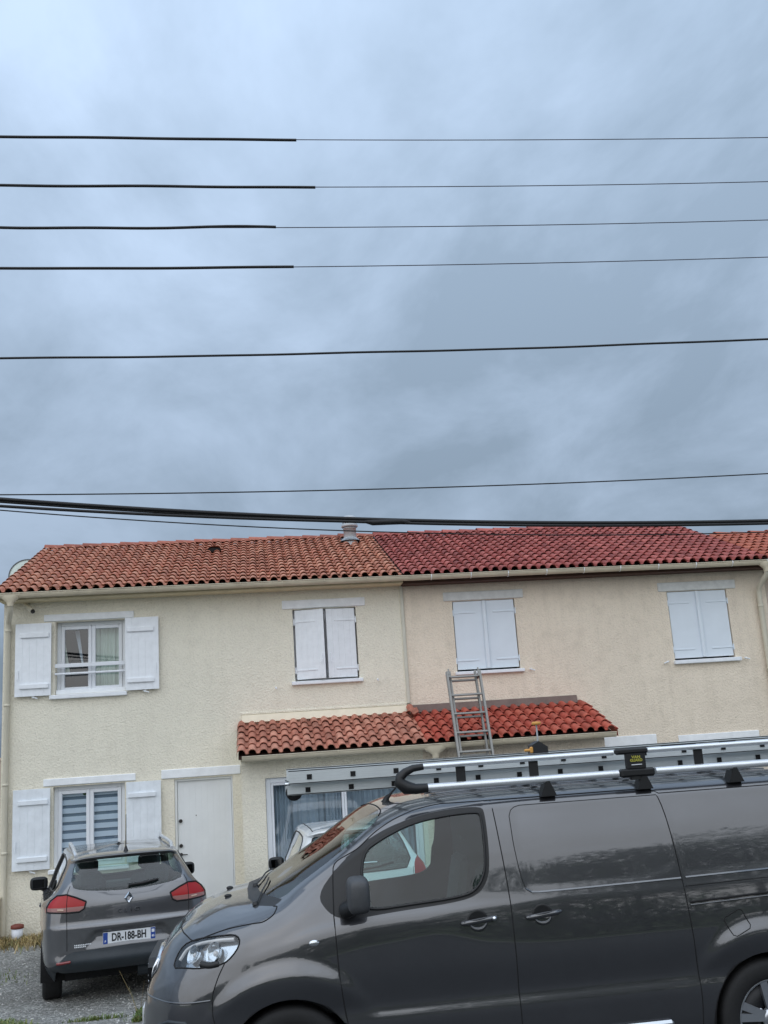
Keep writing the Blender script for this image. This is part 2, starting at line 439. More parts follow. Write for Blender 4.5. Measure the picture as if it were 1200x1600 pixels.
tag(link('verge', sheet([-300, -50, 50, 300], [-120, -60, -30, -18.7], .004).mesh('verge', 'meadow')), kind='structure')
kb = MB()
for k in range(-20, 20): kb.box(k*1.0+.005, k*1.0+.995, -18.72, -18.52, -.05, .12, bev=.015)
tag(link('kerb', kb.mesh('kerb', 'pole_concrete')), kind='structure')
# ------------------------------------------------------------------ houses
def wall_front(mb, x0, x1, z0, z1, holes, y, depth, M=None):
    """vertical wall sheet at y with rectangular holes and reveals going to y+depth"""
    xs = sorted({x0, x1, *[h[0] for h in holes], *[h[1] for h in holes]}); zs = sorted({z0, z1, *[h[2] for h in holes], *[h[3] for h in holes]})
    for a, b in zip(xs, xs[1:]):
        for c, d in zip(zs, zs[1:]):
            mx, mz = (a+b)/2, (c+d)/2
            if any(h[0] < mx < h[1] and h[2] < mz < h[3] for h in holes): continue
            mb.quad((a, y, c), (b, y, c), (b, y, d), (a, y, d))
    for a, b, c, d in holes:
        e = y+depth
        mb.quad((a, y, c), (a, y, d), (a, e, d), (a, e, c)); mb.quad((b, y, c), (b, e, c), (b, e, d), (b, y, d))
        mb.quad((a, y, d), (b, y, d), (b, e, d), (a, e, d)); mb.quad((a, y, c), (a, e, c), (b, e, c), (b, y, c))

PITCHX = .165
def tile_profile():
    pr = []
    for k in range(7):
        th = math.pi*(1-k/6); pr.append((.058+.058*math.cos(th), .010+.056*math.sin(th)))
    pr += [(.130, .001), (.150, .0), (PITCHX+.010, .010)]
    return pr
def tile_mb(L, lift=.034, mb=None, M=None, skirt=0):
    """one clay tile: x across, y up the slope, z normal; lower end raised over the tile below"""
    mb = mb or MB(); pr = tile_profile(); n = len(pr); th = .013
    if skirt: pr = [(-.012, -skirt), (-.006, .0)]+pr; n = len(pr)
    vs = [(x, 0, z+lift) for x, z in pr]+[(x, L, z+.002) for x, z in pr]+[(x, .004, z+lift-th) for x, z in pr]
    fs = [(i, i+1, n+i+1, n+i) for i in range(n-1)]
    f2 = [(2*n+i, 2*n+i+1, i+1, i) for i in range(n-1)]
    if M is not None: vs = [tuple(M @ Vector(v)) for v in vs]
    o = len(mb.v); mb.v += [tuple(v) for v in vs]
    mb.f += [tuple(i+o for i in f) for f in fs+f2]; mb.smooth += [True]*len(fs)+[False]*len(f2)
    return mb
def sharp_mesh(mb, name, mat):
    me = bpy.data.meshes.new(name); me.from_pydata([tuple(v) for v in mb.v], [], mb.f)
    me.polygons.foreach_set('use_smooth', mb.smooth); me.materials.append(MATS[mat])
    me.set_sharp_from_angle(angle=rad(50)); return me
def tile_roof(roof, x0, ncol, y0, z0, ang, rows, rowlen, mat, single_rows, skirt=True, holes=()):
    R = Matrix.Rotation(ang, 4, 'X')
    tm = sharp_mesh(tile_mb(rowlen*1.12), 'tile', mat); sk = sharp_mesh(tile_mb(rowlen*1.12, skirt=.09), 'verge_tile', mat) if skirt else tm
    rest = MB(); cnt = 0
    for r in range(rows):
        for c in range(ncol):
            if (r, c) in holes: continue
            jx, jr, jz = random.uniform(-.004, .004), random.uniform(-.012, .012), random.uniform(-.003, .004)
            p = Vector((x0+c*PITCHX+jx, y0, z0)) + R @ Vector((0, r*rowlen+random.uniform(-.006, .006), jz))
            M = Matrix.Translation(p) @ R @ Matrix.Rotation(jr, 4, 'Z')
            if r < single_rows:
                o = link('verge_tile' if (skirt and c == 0) else 'tile', sk if c == 0 else tm, roof); o.matrix_local = M; cnt += 1
            else: tile_mb(rowlen*1.12, mb=rest, M=M, skirt=.09 if (c == 0 and skirt) else 0)
    if rest.v:
        o = link('tile_field', sharp_mesh(rest, 'tile_field', mat), roof); o['kind'] = 'stuff'
    return cnt
def ridge_tiles(roof, x0, x1, y, z, mat, L=.36):
    mb = MB(); n = 9; pr = [(.125*math.cos(math.pi*(k/8)), .085*math.sin(math.pi*k/8)) for k in range(n)]
    vs = [(0, a, b+.022) for a, b in pr]+[(L*1.08, a*.93, b*.93) for a, b in pr]+[(.002, a*.86, b*.84+.022) for a, b in pr]
    o = 0; mb.v += vs; mb.f += [(i, i+1, n+i+1, n+i) for i in range(n-1)]+[(2*n+i, 2*n+i+1, i+1, i) for i in range(n-1)]; mb.smooth += [True]*(n-1)+[False]*(n-1)
    me = sharp_mesh(mb, 'ridge_tile', mat)
    k = int(round((x1-x0)/L))
    for i in range(k):
        q = link('ridge_tile', me, roof); q.location = (x0+i*(x1-x0)/k, y, z+random.uniform(-.006, .006)); q.scale = ((x1-x0)/k/L, 1, 1)
        q.rotation_euler = (0, random.uniform(-.01, .01), random.uniform(-.012, .012))

def gutter(house, x0, x1, y, z, r=.058, mat='gutter', step=.62, brk='gutter', off=.2):
    mb = MB(); n = 8
    pr = [(y+r, z)]+[(y+r*math.cos(math.pi*k/n), z-r*1.25*math.sin(math.pi*k/n)) for k in range(n+1)]
    pr_in = [(y+(r-.006)*math.cos(math.pi*k/n), z-(r*1.25-.006)*math.sin(math.pi*k/n)) for k in range(n, -1, -1)]
    pr = pr[1:]; poly = pr+pr_in
    N = len(poly); segs = max(2, int((x1-x0)/1.6)); xs = [x0+(x1-x0)*i/segs for i in range(segs+1)]
    dz = [0]+[random.uniform(-.006, .006) for _ in range(segs-1)]+[0]
    vs = [(X, a, b+d) for X, d in zip(xs, dz) for a, b in poly]
    mb._add(vs, [(i*N+k, i*N+(k+1) % N, (i+1)*N+(k+1) % N, (i+1)*N+k) for i in range(segs) for k in range(N)], False)
    for X in (x0, x1): mb._add([(X, a, b) for a, b in pr], [tuple(range(len(pr)))])
    mb.tube([(X, y-r-.002, z+d+.003) for X, d in zip(xs, dz)], .0075, 6)
    g = part('gutter', mb, mat, house)
    X = x0+off; k = 0
    while X < x1-.05:
        b = MB(); w = .012
        pts = [(y+(r+.006)*math.cos(math.pi*k_/8), z-(r*1.25+.006)*math.sin(math.pi*k_/8)) for k_ in range(9)]
        for (a, c), (a2, c2) in zip(pts, pts[1:]): b.quad((X, a, c), (X+w, a, c), (X+w, a2, c2), (X, a2, c2))
        b.box(X, X+w, y-r-.012, y-r+.002, z-.03, z+.012)
        part('bracket', b, brk, g, sub=True); X += step+random.uniform(-.03, .03)
    return g
def hopper(house, x, y, z, w=.15, mat='gutter'):
    """funnel outlet under a gutter"""
    mb = MB(); n = 10; lv = [(w, 0.0, .062), (w*.96, -.03, .064), (w*.55, -.085, .055), (.052, -.115, .05), (.05, -.17, .05)]
    for hw, dz, hd in lv:
        pass
    vs = []
    for hw, dz, hd in lv:
        for k in range(n):
            t = 2*math.pi*k/n; vs.append((x+hw*max(-1, min(1, 1.15*math.cos(t))), y+hd*math.sin(t), z+dz))
    mb._add(vs, [(i*n+k, i*n+(k+1) % n, (i+1)*n+(k+1) % n, (i+1)*n+k) for i in range(len(lv)-1) for k in range(n)], True)
    return part('gutter_outlet', mb, mat, house)
def downpipe(house, pts, r, collars, mat, cm=None):
    o = part('downpipe', MB().tube(pts, r, 12), mat, house)
    for c in collars:
        b = MB().lathe([(r+.001, -.02), (r+.007, -.02), (r+.007, .02), (r+.001, .02)], 12, Matrix.Translation(c))
        b.box(c[0]-.008, c[0]+.008, c[1], c[1]+.1, c[2]-.008, c[2]+.008)
        part('collar', b, cm or mat, o, sub=True)
    return o
def lintel(house, x0, x1, z0, z1, mat, y=-.025):
    return part('lintel', MB().box(x0, x1, y, .06, z0, z1, bev=.008), mat, house)
def sill(house, x0, x1, z0, z1, mat, y=-.07):
    return part('sill', MB().box(x0, x1, y, .12, z0, z1, bev=.008), mat, house)
def leaf(house, x0, x1, z0, z1, y=-.045, ang=0, hinge='l', mat='white_paint', planks=5, battens=True, th=.028, knob=True):
    """shutter leaf; local x from hinge edge outwards (mirrored for a right-hand hinge)"""
    s = 1 if hinge == 'l' else -1; W = x1-x0; H = z1-z0
    hx = x0 if hinge == 'l' else x1
    M = Matrix.Translation((hx, y, z0)) @ Matrix.Rotation(-s*ang, 4, 'Z')
    def bx(mb, a, b, c, d, e, f, bev=0):
        return mb.box(min(s*a, s*b), max(s*a, s*b), c, d, e, f, bev=bev)
    sh = link('shutter', bx(MB(), .004, W-.004, th*.45, th*.55+.006, .004, H-.004).mesh('shutter', mat), house, winv(house)); sh.matrix_basis = M
    me = None
    pw = W/planks
    for k in range(planks):
        m = bx(MB(), k*pw+.0004, (k+1)*pw-.0004, 0, th, 0, H, bev=.0016).mesh('plank', mat)
        link('plank', m, sh)
    for zf in (.13, .83):
        b = MB()
        if battens:
            bx(b, .03, W-.075, -.03, -.001, H*zf-.035, H*zf+.04, bev=.008); nm = 'batten'
        else:
            bx(b, -.015, W*.72, -.010, -.001, H*zf-.014, H*zf+.014, bev=.004)
            b.tube([(s*-.012, -.012, H*zf-.05), (s*-.012, -.012, H*zf+.05)], .012, 8); nm = 'strap_hinge'
        link(nm, b.mesh(nm, mat), sh)
    if knob:
        b = MB(); bx(b, W-.06, W-.035, -.014, -.001, H*.27, H*.36, bev=.004); b.tube([(s*(W-.047), -.014, H*.27), (s*(W-.047), -.035, H*.25), (s*(W-.047), -.03, H*.22)], .008, 6)
        link('latch', b.mesh('latch', mat), sh)
    return sh
def casement(house, x0, x1, z0, z1, y=.17, glass_mat='glass_house', inner=None, sashes=2, fr=.062, sf=.055):
    """pvc window: fixed frame, sashes, panes"""
    w = link('window', None, house, winv(house)) if False else None
    mb = MB()
    for a, b, c, d in ((x0, x0+fr, z0, z1), (x1-fr, x1, z0, z1), (x0+fr, x1-fr, z0, z0+fr), (x0+fr, x1-fr, z1-fr, z1)):
        mb.box(a, b, y-.02, y+.05, c, d, bev=.006)
    win = part('window', mb, 'pvc', house)
    sw = (x1-x0-2*fr)/sashes
    for k in range(sashes):
        a = x0+fr+k*sw+.002; b = a+sw-.004; c = z0+fr+.002; d = z1-fr-.002; m = MB()
        for p in ((a, a+sf, c, d), (b-sf, b, c, d), (a+sf, b-sf, c, c+sf), (a+sf, b-sf, d-sf, d)): m.box(p[0], p[1], y-.035, y+.03, p[2], p[3], bev=.006)
        part('sash', m, 'pvc', win, sub=True)
        g = MB().quad((a+sf-.003, y, c+sf-.003), (b-sf+.003, y, c+sf-.003), (b-sf+.003, y, d-sf+.003), (a+sf-.003, y, d-sf+.003))
        part('pane', g, glass_mat, win, sub=True)
    return win
def room(house, x0, x1, z0, z1, y0, y1, mat='room'):
    mb = MB(); mb.quad((x0, y1, z0), (x1, y1, z0), (x1, y1, z1), (x0, y1, z1))
    mb.quad((x0, y0, z0), (x0, y1, z0), (x0, y1, z1), (x0, y0, z1)); mb.quad((x1, y0, z0), (x1, y0, z1), (x1, y1, z1), (x1, y1, z0))
    mb.quad((x0, y0, z0), (x1, y0, z0), (x1, y1, z0), (x0, y1, z0)); mb.quad((x0, y0, z1), (x0, y1, z1), (x1, y1, z1), (x1, y0, z1))
    return part('room', mb, mat, house)
def drape(house, x0, x1, z0, z1, y, mat, waves, amp=.02, name='curtain', lean=0):
    mb = MB(); N = waves*6; vs = []
    for i in range(N+1):
        X = x0+(x1-x0)*i/N; Y = y+amp*math.sin(i*2*math.pi/6)+amp*.4*math.sin(i*1.7)
        vs += [(X, Y, z0), (X+lean, Y, z1)]
    mb._add(vs, [(2*i, 2*i+2, 2*i+3, 2*i+1) for i in range(N)], True); return part(name, mb, mat, house)
def catch(house, x, z, s=1):
    b = MB().tube([(x, .02, z), (x, -.05, z)], .008, 6); b.tube([(x-.03*s, -.045, z+.012), (x+.06*s, -.055, z-.02)], .011, 6); b.sphere((x, -.05, z), .018, 8, 6)
    part('shutter_catch', b, 'white_paint', house)

EY, EZ = -.42, 4.728; RA = rad(20.9); RL = .268; ROWS = 15
RIDGE = (EY+ROWS*RL*math.cos(RA), EZ+ROWS*RL*math.sin(RA))
def eave_z(y): return EZ+(y-EY)*math.tan(RA)
def house_shell(house, x0, x1, holes, mat, back=7.0, zt=None):
    mb = MB(); top = eave_z(0)-.03
    wall_front(mb, x0, x1, -.75, top, holes, 0, .24)
    ry, rz = RIDGE
    for X in (x0, x1):
        mb._add([(X, 0, -.75), (X, back, -.75), (X, back, top-.1), (X, ry, rz-.06), (X, 0, top)], [(0, 1, 2, 3, 4)])
    mb.quad((x0, back, -.75), (x1, back, -.75), (x1, back, top-.1), (x0, back, top-.1))
    return part('wall', mb, mat, house)
def roof_deck(house, x0, x1, ry, rz, back=7.2, ov=0):
    mb = MB(); th = .05
    a = Vector((0, EY+.05, eave_z(EY+.05)-.012)); r = Vector((0, ry, rz-.012)); bk = Vector((0, back, rz-(back-ry)*math.tan(RA)))
    for p, q in ((a, r), (r, bk)):
        vs = [(X, P.y, P.z-d) for X in (x0, x1) for P in (p, q) for d in (0, th)]
        mb._add(vs, [(0, 4, 6, 2), (1, 3, 7, 5), (0, 1, 5, 4), (2, 6, 7, 3), (0, 2, 3, 1), (4, 5, 7, 6)])
    return part('roof', mb, 'under_roof', house)

def build_left_house():
    x0, x1 = -3.95, 2.46
    H = thing('terraced_house', 'cream rendered house with salmon tiled roof, open white shutters and white plank door', 'house', (-.75, 3, -.43))
    holes = [(-3.154, -2.071, 3.15, 4.306), (-3.17, -2.09, .54, 1.745), (.627, 1.677, 3.145, 4.317), (-1.335, -.43, -.7, 1.735)]
    house_shell(H, x0, x1, holes, 'stucco_left')
    roof = roof_deck(H, x0-.06, x1, *RIDGE)
    n = tile_roof(roof, x0-.06, 39, EY, EZ, RA, ROWS, RL, 'tile_salmon', 5, holes={(12, 35), (13, 35)})
    ridge_tiles(roof, x0-.05, x1, RIDGE[0], RIDGE[1]+.0, 'tile_ridge_salmon')
    # eaves
    part('fascia', MB().box(x0-.02, x1, -.33, .0, 4.63, 4.70, bev=.01), 'fascia', H)
    gutter(H, x0-.02, x1, -.42, 4.725, off=.35, step=.68)
    hopper(H, -3.76, -.42, 4.70)
    z0 = 4.53
    downpipe(H, [(-3.76, -.42, 4.56), (-3.76, -.40, 4.49), (-3.80, -.27, 4.42), (-3.855, -.10, 4.33), (-3.865, -.062, 4.26), (-3.865, -.06, -.45)], .043,
             [(-3.865, -.06, 4.19), (-3.865, -.06, 3.03), (-3.865, -.06, 1.83), (-3.865, -.06, .83)], 'pipe_beige')
    part('joint_cover', MB().box(2.432, 2.492, -.035, .01, 2.68, 4.66, bev=.012), 'pipe_grey', H)
    # upper left window, shutters folded back
    lintel(H, -3.333, -1.929, 4.317, 4.428, 'white_lintel'); sill(H, -3.232, -2.042, 3.085, 3.148, 'white_paint')
    casement(H, -3.154, -2.071, 3.15, 4.306)
    part('window_board', MB().box(-3.15, -2.075, .03, .14, 3.152, 3.225, bev=.008), 'white_paint', H)
    g = part('guard_rail', MB().box(-3.16, -2.065, -.012, .012, 3.572, 3.634, bev=.005), 'pvc', H)
    part('guard_rail', MB().tube([(-3.16, 0, 3.475), (-2.065, 0, 3.475)], .019, 8), 'pvc', H)
    room(H, -3.3, -1.9, 3.0, 4.4, .245, 2.2)
    drape(H, -2.6, -2.12, 3.18, 4.25, .30, 'curtain', 7)
    drape(H, -3.16, -2.98, 3.5, 4.0, .32, 'curtain', 2, .008, lean=-.08)
    part('towel', MB().prism([(-2.93, 4.2), (-2.86, 4.2), (-2.79, 3.62), (-2.81, 3.6)], .45, .465), 'blind_light', H)
    leaf(H, -3.755, -3.206, 3.150, 4.29, -.075, hinge='r', mat='white_paint'); leaf(H, -2.063, -1.537, 3.155, 4.31, -.075, hinge='l', mat='white_paint')
    # lower left window
    lintel(H, -3.315, -1.924, 1.766, 1.874, 'white_lintel'); sill(H, -3.225, -2.03, .475, .538, 'white_paint')
    w = casement(H, -3.17, -2.09, .54, 1.745, y=.11)
    for a, b in ((-3.08, -2.66), (-2.60, -2.18)):
        bl = part('roller_blind', MB().quad((a, .165, .56), (b, .165, .56), (b, .165, 1.7), (a, .165, 1.7)), 'blind_dark', H)
        for k in range(9):
            zz = 1.66-k*.125
            part('band', MB().box(a, b, .152, .16, zz-.078, zz), 'blind_light', bl, sub=True)
    part('hanging_leaf', MB().sphere((-2.72, .145, 1.63), .035, 8, 6, (1, .3, 1.2)), 'leaf_green', H)
    room(H, -3.3, -1.95, .4, 1.8, .245, 1.6)
    leaf(H, -3.75, -3.2, .56, 1.742, -.075, hinge='r', mat='white_paint_worn'); leaf(H, -2.061, -1.533, .56, 1.745, -.075, hinge='l', mat='white_paint_worn')
    # front door of upright boards
    lintel(H, -1.53, -.30, 1.756, 1.893, 'white_lintel')
    fr = MB(); fr.box(-1.334, -1.297, .03, .13, -.45, 1.734, bev=.005); fr.box(-.453, -.431, .03, .13, -.45, 1.734, bev=.005); fr.box(-1.297, -.453, .03, .13, 1.70, 1.734, bev=.005)
    part('door_frame', fr, 'door_white', H)
    door = part('door', MB().box(-1.29, -.458, .10, .13, -.43, 1.695), 'door_white', H)
    for k in range(9):
        a = -1.292+k*.0926; part('plank', MB().box(a+.0001, a+.0925, .07, .103, -.43, 1.697, bev=.0008), 'door_white', door, sub=True)
    for zz in (1.10, .73):
        part('lock', MB().tube([(-1.25, .075, zz), (-1.25, .048, zz)], .028, 14, sm=False), 'dark_iron', door, sub=True)
    hb = MB().tube([(-1.25, .075, .60), (-1.25, .052, .60)], .026, 14, sm=False); hb.tube([(-1.25, .05, .60), (-1.25, .02, .60), (-1.15, .018, .598)], .008, 8)
    part('handle', hb, 'dark_iron', door, sub=True)
    part('peephole', MB().tube([(-1.01, .08, 1.17), (-1.01, .062, 1.17)], .008, 8), 'dark_iron', door, sub=True)
    # window with shutters ajar
    lintel(H, .459, 1.837, 4.331, 4.474, 'white_lintel'); sill(H, .566, 1.735, 3.085, 3.142, 'white_paint')
    casement(H, .627, 1.677, 3.145, 4.317); room(H, .5, 1.8, 3.0, 4.4, .245, 1.6)
    leaf(H, .66, 1.135, 3.17, 4.30, .0, rad(13), 'l', battens=False); leaf(H, 1.17, 1.65, 3.17, 4.30, .0, rad(7), 'r', battens=False)
    catch(H, .31, 3.06, .2); catch(H, 1.97, 3.10, .2)
    for X in (-3.47, -1.76): catch(H, X, 3.13); catch(H, X, .53)
    # porch
    px0, px1, PY = -.27, 2.46, -1.10
    pm = MB(); wall_front(pm, px0, px1, -.75, 2.10, [(.075, 2.395, -.36, 1.69)], PY, .12)
    pm._add([(px0, PY, -.75), (px0, .02, -.75), (px0, .02, 2.50), (px0, PY, 2.10)], [(0, 1, 2, 3)])
    part('porch_wall', pm, 'stucco_left', H)
    pw = casement(H, .078, 2.392, -.36, 1.688, y=PY+.07, sashes=2, fr=.075, sf=.035)
    room(H, -.1, 2.44, -.4, 1.85, PY+.13, 1.5)
    drape(H, .2, .42, -.34, 1.62, PY+.2, 'net_curtain', 5, .02); drape(H, .95, 1.2, -.34, 1.62, PY+.2, 'net_curtain', 5, .02); drape(H, .42, .95, -.34, 1.62, PY+.3, 'net_curtain', 6, .02)
    drape(H, 1.25, 2.3, -.34, 1.62, PY+.3, 'net_curtain', 12, .025)
    PA = math.atan2(.47, 1.38); PR = 1.458/5
    deck = MB(); vs = [(X, y, z-d) for X in (px0-.03, px1) for y, z in ((-1.36, 2.04), (0.02, 2.525)) for d in (.012, .06)]
    deck._add(vs, [(0, 4, 6, 2), (1, 3, 7, 5), (0, 1, 5, 4), (2, 6, 7, 3), (0, 2, 3, 1), (4, 5, 7, 6)])
    proof = part('porch_roof', deck, 'under_roof', H)
    tile_roof(proof, px0-.05, 17, -1.40, 2.03, PA, 5, PR, 'tile_porch_pink', 5)
    part('flashing', MB().prism([(-.06, 2.54), (.0, 2.52), (.0, 2.66), (-.03, 2.655)], px0+.02, px1-.03, axis='x'), 'flashing_cream', H)
    part('band_course', MB().box(px0, px1-.03, -.016, .005, 2.665, 2.70, bev=.005), 'stucco_left', H)
    part('fascia', MB().box(px0, px1, -1.30, -1.09, 1.945, 2.01, bev=.01), 'fascia', H)
    gutter(H, px0+.02, px1, -1.41, 2.02, off=.5, step=.9)
    jt = MB()
    for k in range(2):
        tile_mb(.22, mb=jt, M=Matrix.Translation((2.36+k*.05, -.30+k*.10, 2.47+k*.035)) @ Matrix.Rotation(.5*k-.5, 4, 'Z') @ Matrix.Rotation(PA+.2*k, 4, 'X'))
    part('junction_tile', sharp_mesh(jt, 'junction_tile', 'tile_porch_pink'), None, H)
    hopper(H, 2.60, -1.41, 1.995, .2)
    downpipe(H, [(2.60, -1.41, 1.87), (2.60, -1.40, 1.80), (2.60, -1.17, 1.62), (2.60, -1.155, 1.5), (2.60, -1.155, -.42)], .045, [(2.60, -1.155, 1.1), (2.60, -1.155, .3)], 'pipe_beige')
    return H

def build_right_house():
    x0, x1 = 2.46, 8.948
    H = thing('terraced_house', 'beige rendered house with crimson painted tile roof and closed pale grey shutters', 'house', (5.68, 3, -.43))
    holes = [(3.318, 4.398, 3.15, 4.327), (7.121, 8.218, 3.13, 4.314), (5.62, 6.50, -.7, 1.74), (7.15, 8.28, .54, 1.715)]
    house_shell(H, x0, x1, holes, 'stucco_right')
    roof = roof_deck(H, x0, x1+.05, *RIDGE)
    tile_roof(roof, x0+.005, 39, EY, EZ, RA, ROWS, RL, 'tile_crimson', 5, skirt=False)
    ridge_tiles(roof, x0, x1, RIDGE[0], RIDGE[1], 'tile_crimson')
    part('fascia', MB().box(x0, x1+.3, -.30, .0, 4.62, 4.695), 'fascia_brown', H)
    gutter(H, x0, x1+.10, -.42, 4.722, off=.45, step=.66, brk='white_paint')
    hopper(H, 8.80, -.42, 4.70)
    downpipe(H, [(8.80, -.42, 4.56), (8.80, -.40, 4.49), (8.79, -.25, 4.40), (8.785, -.10, 4.30), (8.78, -.07, 4.2), (8.78, -.065, -.45)], .045, [(8.78, -.065, 3.98), (8.78, -.065, 2.9), (8.78, -.065, 1.6)], 'pipe_beige')
    for (lx0, lx1, lz0, lz1, sx0, sx1, sz0, sz1, a, b, c, d) in ((3.171, 4.554, 4.337, 4.484, 3.278, 4.453, 3.092, 3.147, 3.318, 4.398, 3.15, 4.327), (6.966, 8.391, 4.322, 4.476, 7.091, 8.299, 3.062, 3.127, 7.121, 8.218, 3.13, 4.314)):
        lintel(H, lx0, lx1, lz0, lz1, 'grey_lintel'); sill(H, sx0, sx1, sz0, sz1, 'white_paint')
        m = (a+b)/2
        leaf(H, a+.015, m-.004, c+.03, d-.006, .018, 0, 'l', 'grey_shutter', planks=1, battens=False, knob=False)
        leaf(H, m+.004, b-.015, c+.03, d-.006, .018, 0, 'r', 'grey_shutter', planks=1, battens=False, knob=False)
        part('closing_bar', MB().box(m-.034, m+.034, -.022, .017, c+.03, d-.006, bev=.012), 'grey_shutter', H)
        catch(H, a-.16, c-.02, -1); catch(H, b+.17, c-.03, 1)
        room(H, a-.05, b+.05, c-.05, d+.05, .245, .8)
    lintel(H, 5.45, 6.615, 1.755, 1.93, 'white_lintel'); lintel(H, 7.0, 8.44, 1.728, 1.88, 'white_lintel'); sill(H, 7.1, 8.35, .47, .535, 'white_paint')
    casement(H, 7.15, 8.28, .54, 1.715); room(H, 7.0, 8.4, .4, 1.8, .245, 1.4)
    for k, (a, b) in enumerate(((7.16, 7.71), (7.72, 8.27))): leaf(H, a, b, .56, 1.70, .018, 0, 'l' if k == 0 else 'r', 'grey_shutter', battens=False, knob=False)
    door = part('door', MB().box(5.66, 6.46, .10, .13, -.43, 1.70), 'door_white', H)
    for k in range(8): part('plank', MB().box(5.66+k*.1+.0004, 5.66+(k+1)*.1-.0004, .07, .103, -.43, 1.70, bev=.0014), 'door_white', door, sub=True)
    px0, px1, PY = 2.46, 5.33, -1.10
    pm = MB(); wall_front(pm, px0, px1, -.75, 2.10, [(3.0, 4.9, .3, 1.45)], PY, .12)
    pm._add([(px1, PY, -.75), (px1, .02, -.75), (px1, .02, 2.50), (px1, PY, 2.10)], [(0, 1, 2, 3)])
    part('porch_wall', pm, 'stucco_right', H)
    casement(H, 3.0, 4.9, .3, 1.45, y=PY+.07); room(H, 2.9, 5.0, .2, 1.5, PY+.13, .0)
    PA = math.atan2(.47, 1.38); PR = 1.458/5
    deck = MB(); vs = [(X, y, z-d) for X in (px0, px1+.05) for y, z in ((-1.36, 2.04), (0.02, 2.525)) for d in (.012, .06)]
    deck._add(vs, [(0, 4, 6, 2), (1, 3, 7, 5), (0, 1, 5, 4), (2, 6, 7, 3), (0, 2, 3, 1), (4, 5, 7, 6)])
    proof = part('porch_roof', deck, 'under_roof', H)
    tile_roof(proof, px0+.03, 18, -1.40, 2.03, PA, 5, PR, 'tile_porch_red', 5, skirt=False)
    vt = MB()
    R = Matrix.Rotation(PA, 4, 'X')
    vm = MB(); vm._add([(0, 0, .055), (.03, 0, .045), (.05, 0, -.09), (0, PR*1.1, .035), (.03, PR*1.1, .025), (.05, PR*1.1, -.10)], [(0, 1, 4, 3), (1, 2, 5, 4)], True)
    vme = vm.mesh('verge_tile', 'tile_porch_red')
    for r in range(5):
        o = link('verge_tile', vme, proof); o.matrix_local = Matrix.Translation(Vector((px0+.03+18*PITCHX-.045, -1.40, 2.035)) + R @ Vector((0, r*PR, 0))) @ R
    part('flashing', MB().prism([(-.05, 2.53), (.0, 2.52), (.0, 2.655), (-.02, 2.65)], px0+.05, px1-.02, axis='x'), 'flashing_grey', H)
    part('fascia', MB().box(px0, px1, -1.30, -1.09, 1.95, 2.0), 'fascia_brown', H)
    gutter(H, px0+.001, px1+.08, -1.41, 2.02, off=.7, step=.47, brk='gutter')
    return H

def build_far_house():
    x0, x1 = 8.95, 13.4; rows = 9
    H = thing('terraced_house', 'neighbouring house end with orange tiled roof and lower ridge behind the rainwater pipe', 'house', (11.2, 2, -.43))
    top = eave_z(0)-.03; ry, rz = EY+rows*RL*math.cos(RA), EZ+rows*RL*math.sin(RA)
    mb = MB(); mb.quad((x0, .004, -.75), (x1, .004, -.75), (x1, .004, top), (x0, .004, top))
    mb._add([(x1, 0, -.75), (x1, 5, -.75), (x1, 5, top-.1), (x1, ry, rz-.06), (x1, 0, top)], [(0, 1, 2, 3, 4)])
    mb.quad((x0, 5, -.75), (x1, 5, -.75), (x1, 5, top-.1), (x0, 5, top-.1)); part('wall', mb, 'stucco_neighbour', H)
    roof = roof_deck(H, x0+.0, x1, ry, rz, back=5.2)
    tile_roof(roof, x0-.02, 27, EY, EZ, RA, rows, RL, 'tile_orange', 9, skirt=False)
    ridge_tiles(roof, x0+.1, x1, ry, rz, 'tile_orange')
    gutter(H, 9.06, x1, -.42, 4.722, off=.5)
build_left_house(); build_right_house(); build_far_house()

# flue on the ridge, roof vent, dish, camera
fy = 2.70; fz = eave_z(fy)
fl = thing('chimney_flue', 'shiny steel chimney flue with cowl standing near the roof ridge', 'chimney', (1.93, fy, fz-.1))
part('base_sleeve', MB().lathe([(.165, -.15), (.16, .10), (.15, .14)], 20), 'steel', fl, world=False)
part('storm_collar', MB().lathe([(.20, .155), (.205, .15), (.12, .23), (.118, .23)], 20), 'steel', fl, world=False)
part('flue_pipe', MB().lathe([(.125, .20), (.125, .40), (.132, .40), (.132, .42), (.125, .42)], 20), 'steel', fl, world=False)
cw = MB().lathe([(.15, .43), (.165, .44), (.16, .49), (.12, .50)], 20)
for k in range(6):
    t = k*math.pi/3; cw.box(-.012, .012, -.006, .006, .49, .56, M=Matrix.Rotation(t, 4, 'Z') @ Matrix.Translation((.125, 0, 0)))
cw.lathe([(.13, .555), (.175, .56), (.175, .61), (.10, .66), (0, .67)], 20); part('cowl', cw, 'steel', fl, world=False)
vy = 2.28
rv = thing('roof_vent', 'small brown hooded vent tile among the salmon roof tiles', 'vent', (-.70, vy, eave_z(vy)+.03))
hb = MB()
vs = [(math.cos(math.pi*k/8)*.13, y, math.sin(math.pi*k/8)*h) for y, h in ((-.16, .085), (.0, .09), (.22, .03)) for k in range(9)]
hb._add(vs, [(i*9+k, i*9+k+1, (i+1)*9+k+1, (i+1)*9+k) for i in range(2) for k in range(8)], True); part('hood', hb, 'tile_salmon', rv, world=False)
part('grille', MB().box(-.11, .11, -.13, -.12, -.02, .055), 'seam_dark', rv, world=False)
ds = thing('satellite_dish', 'pale round satellite dish on the gable behind the roof verge', 'satellite dish', (-4.42, 3.8, 5.73))
MD = Matrix.Rotation(rad(12), 4, 'Z') @ Matrix.Rotation(rad(80), 4, 'X')
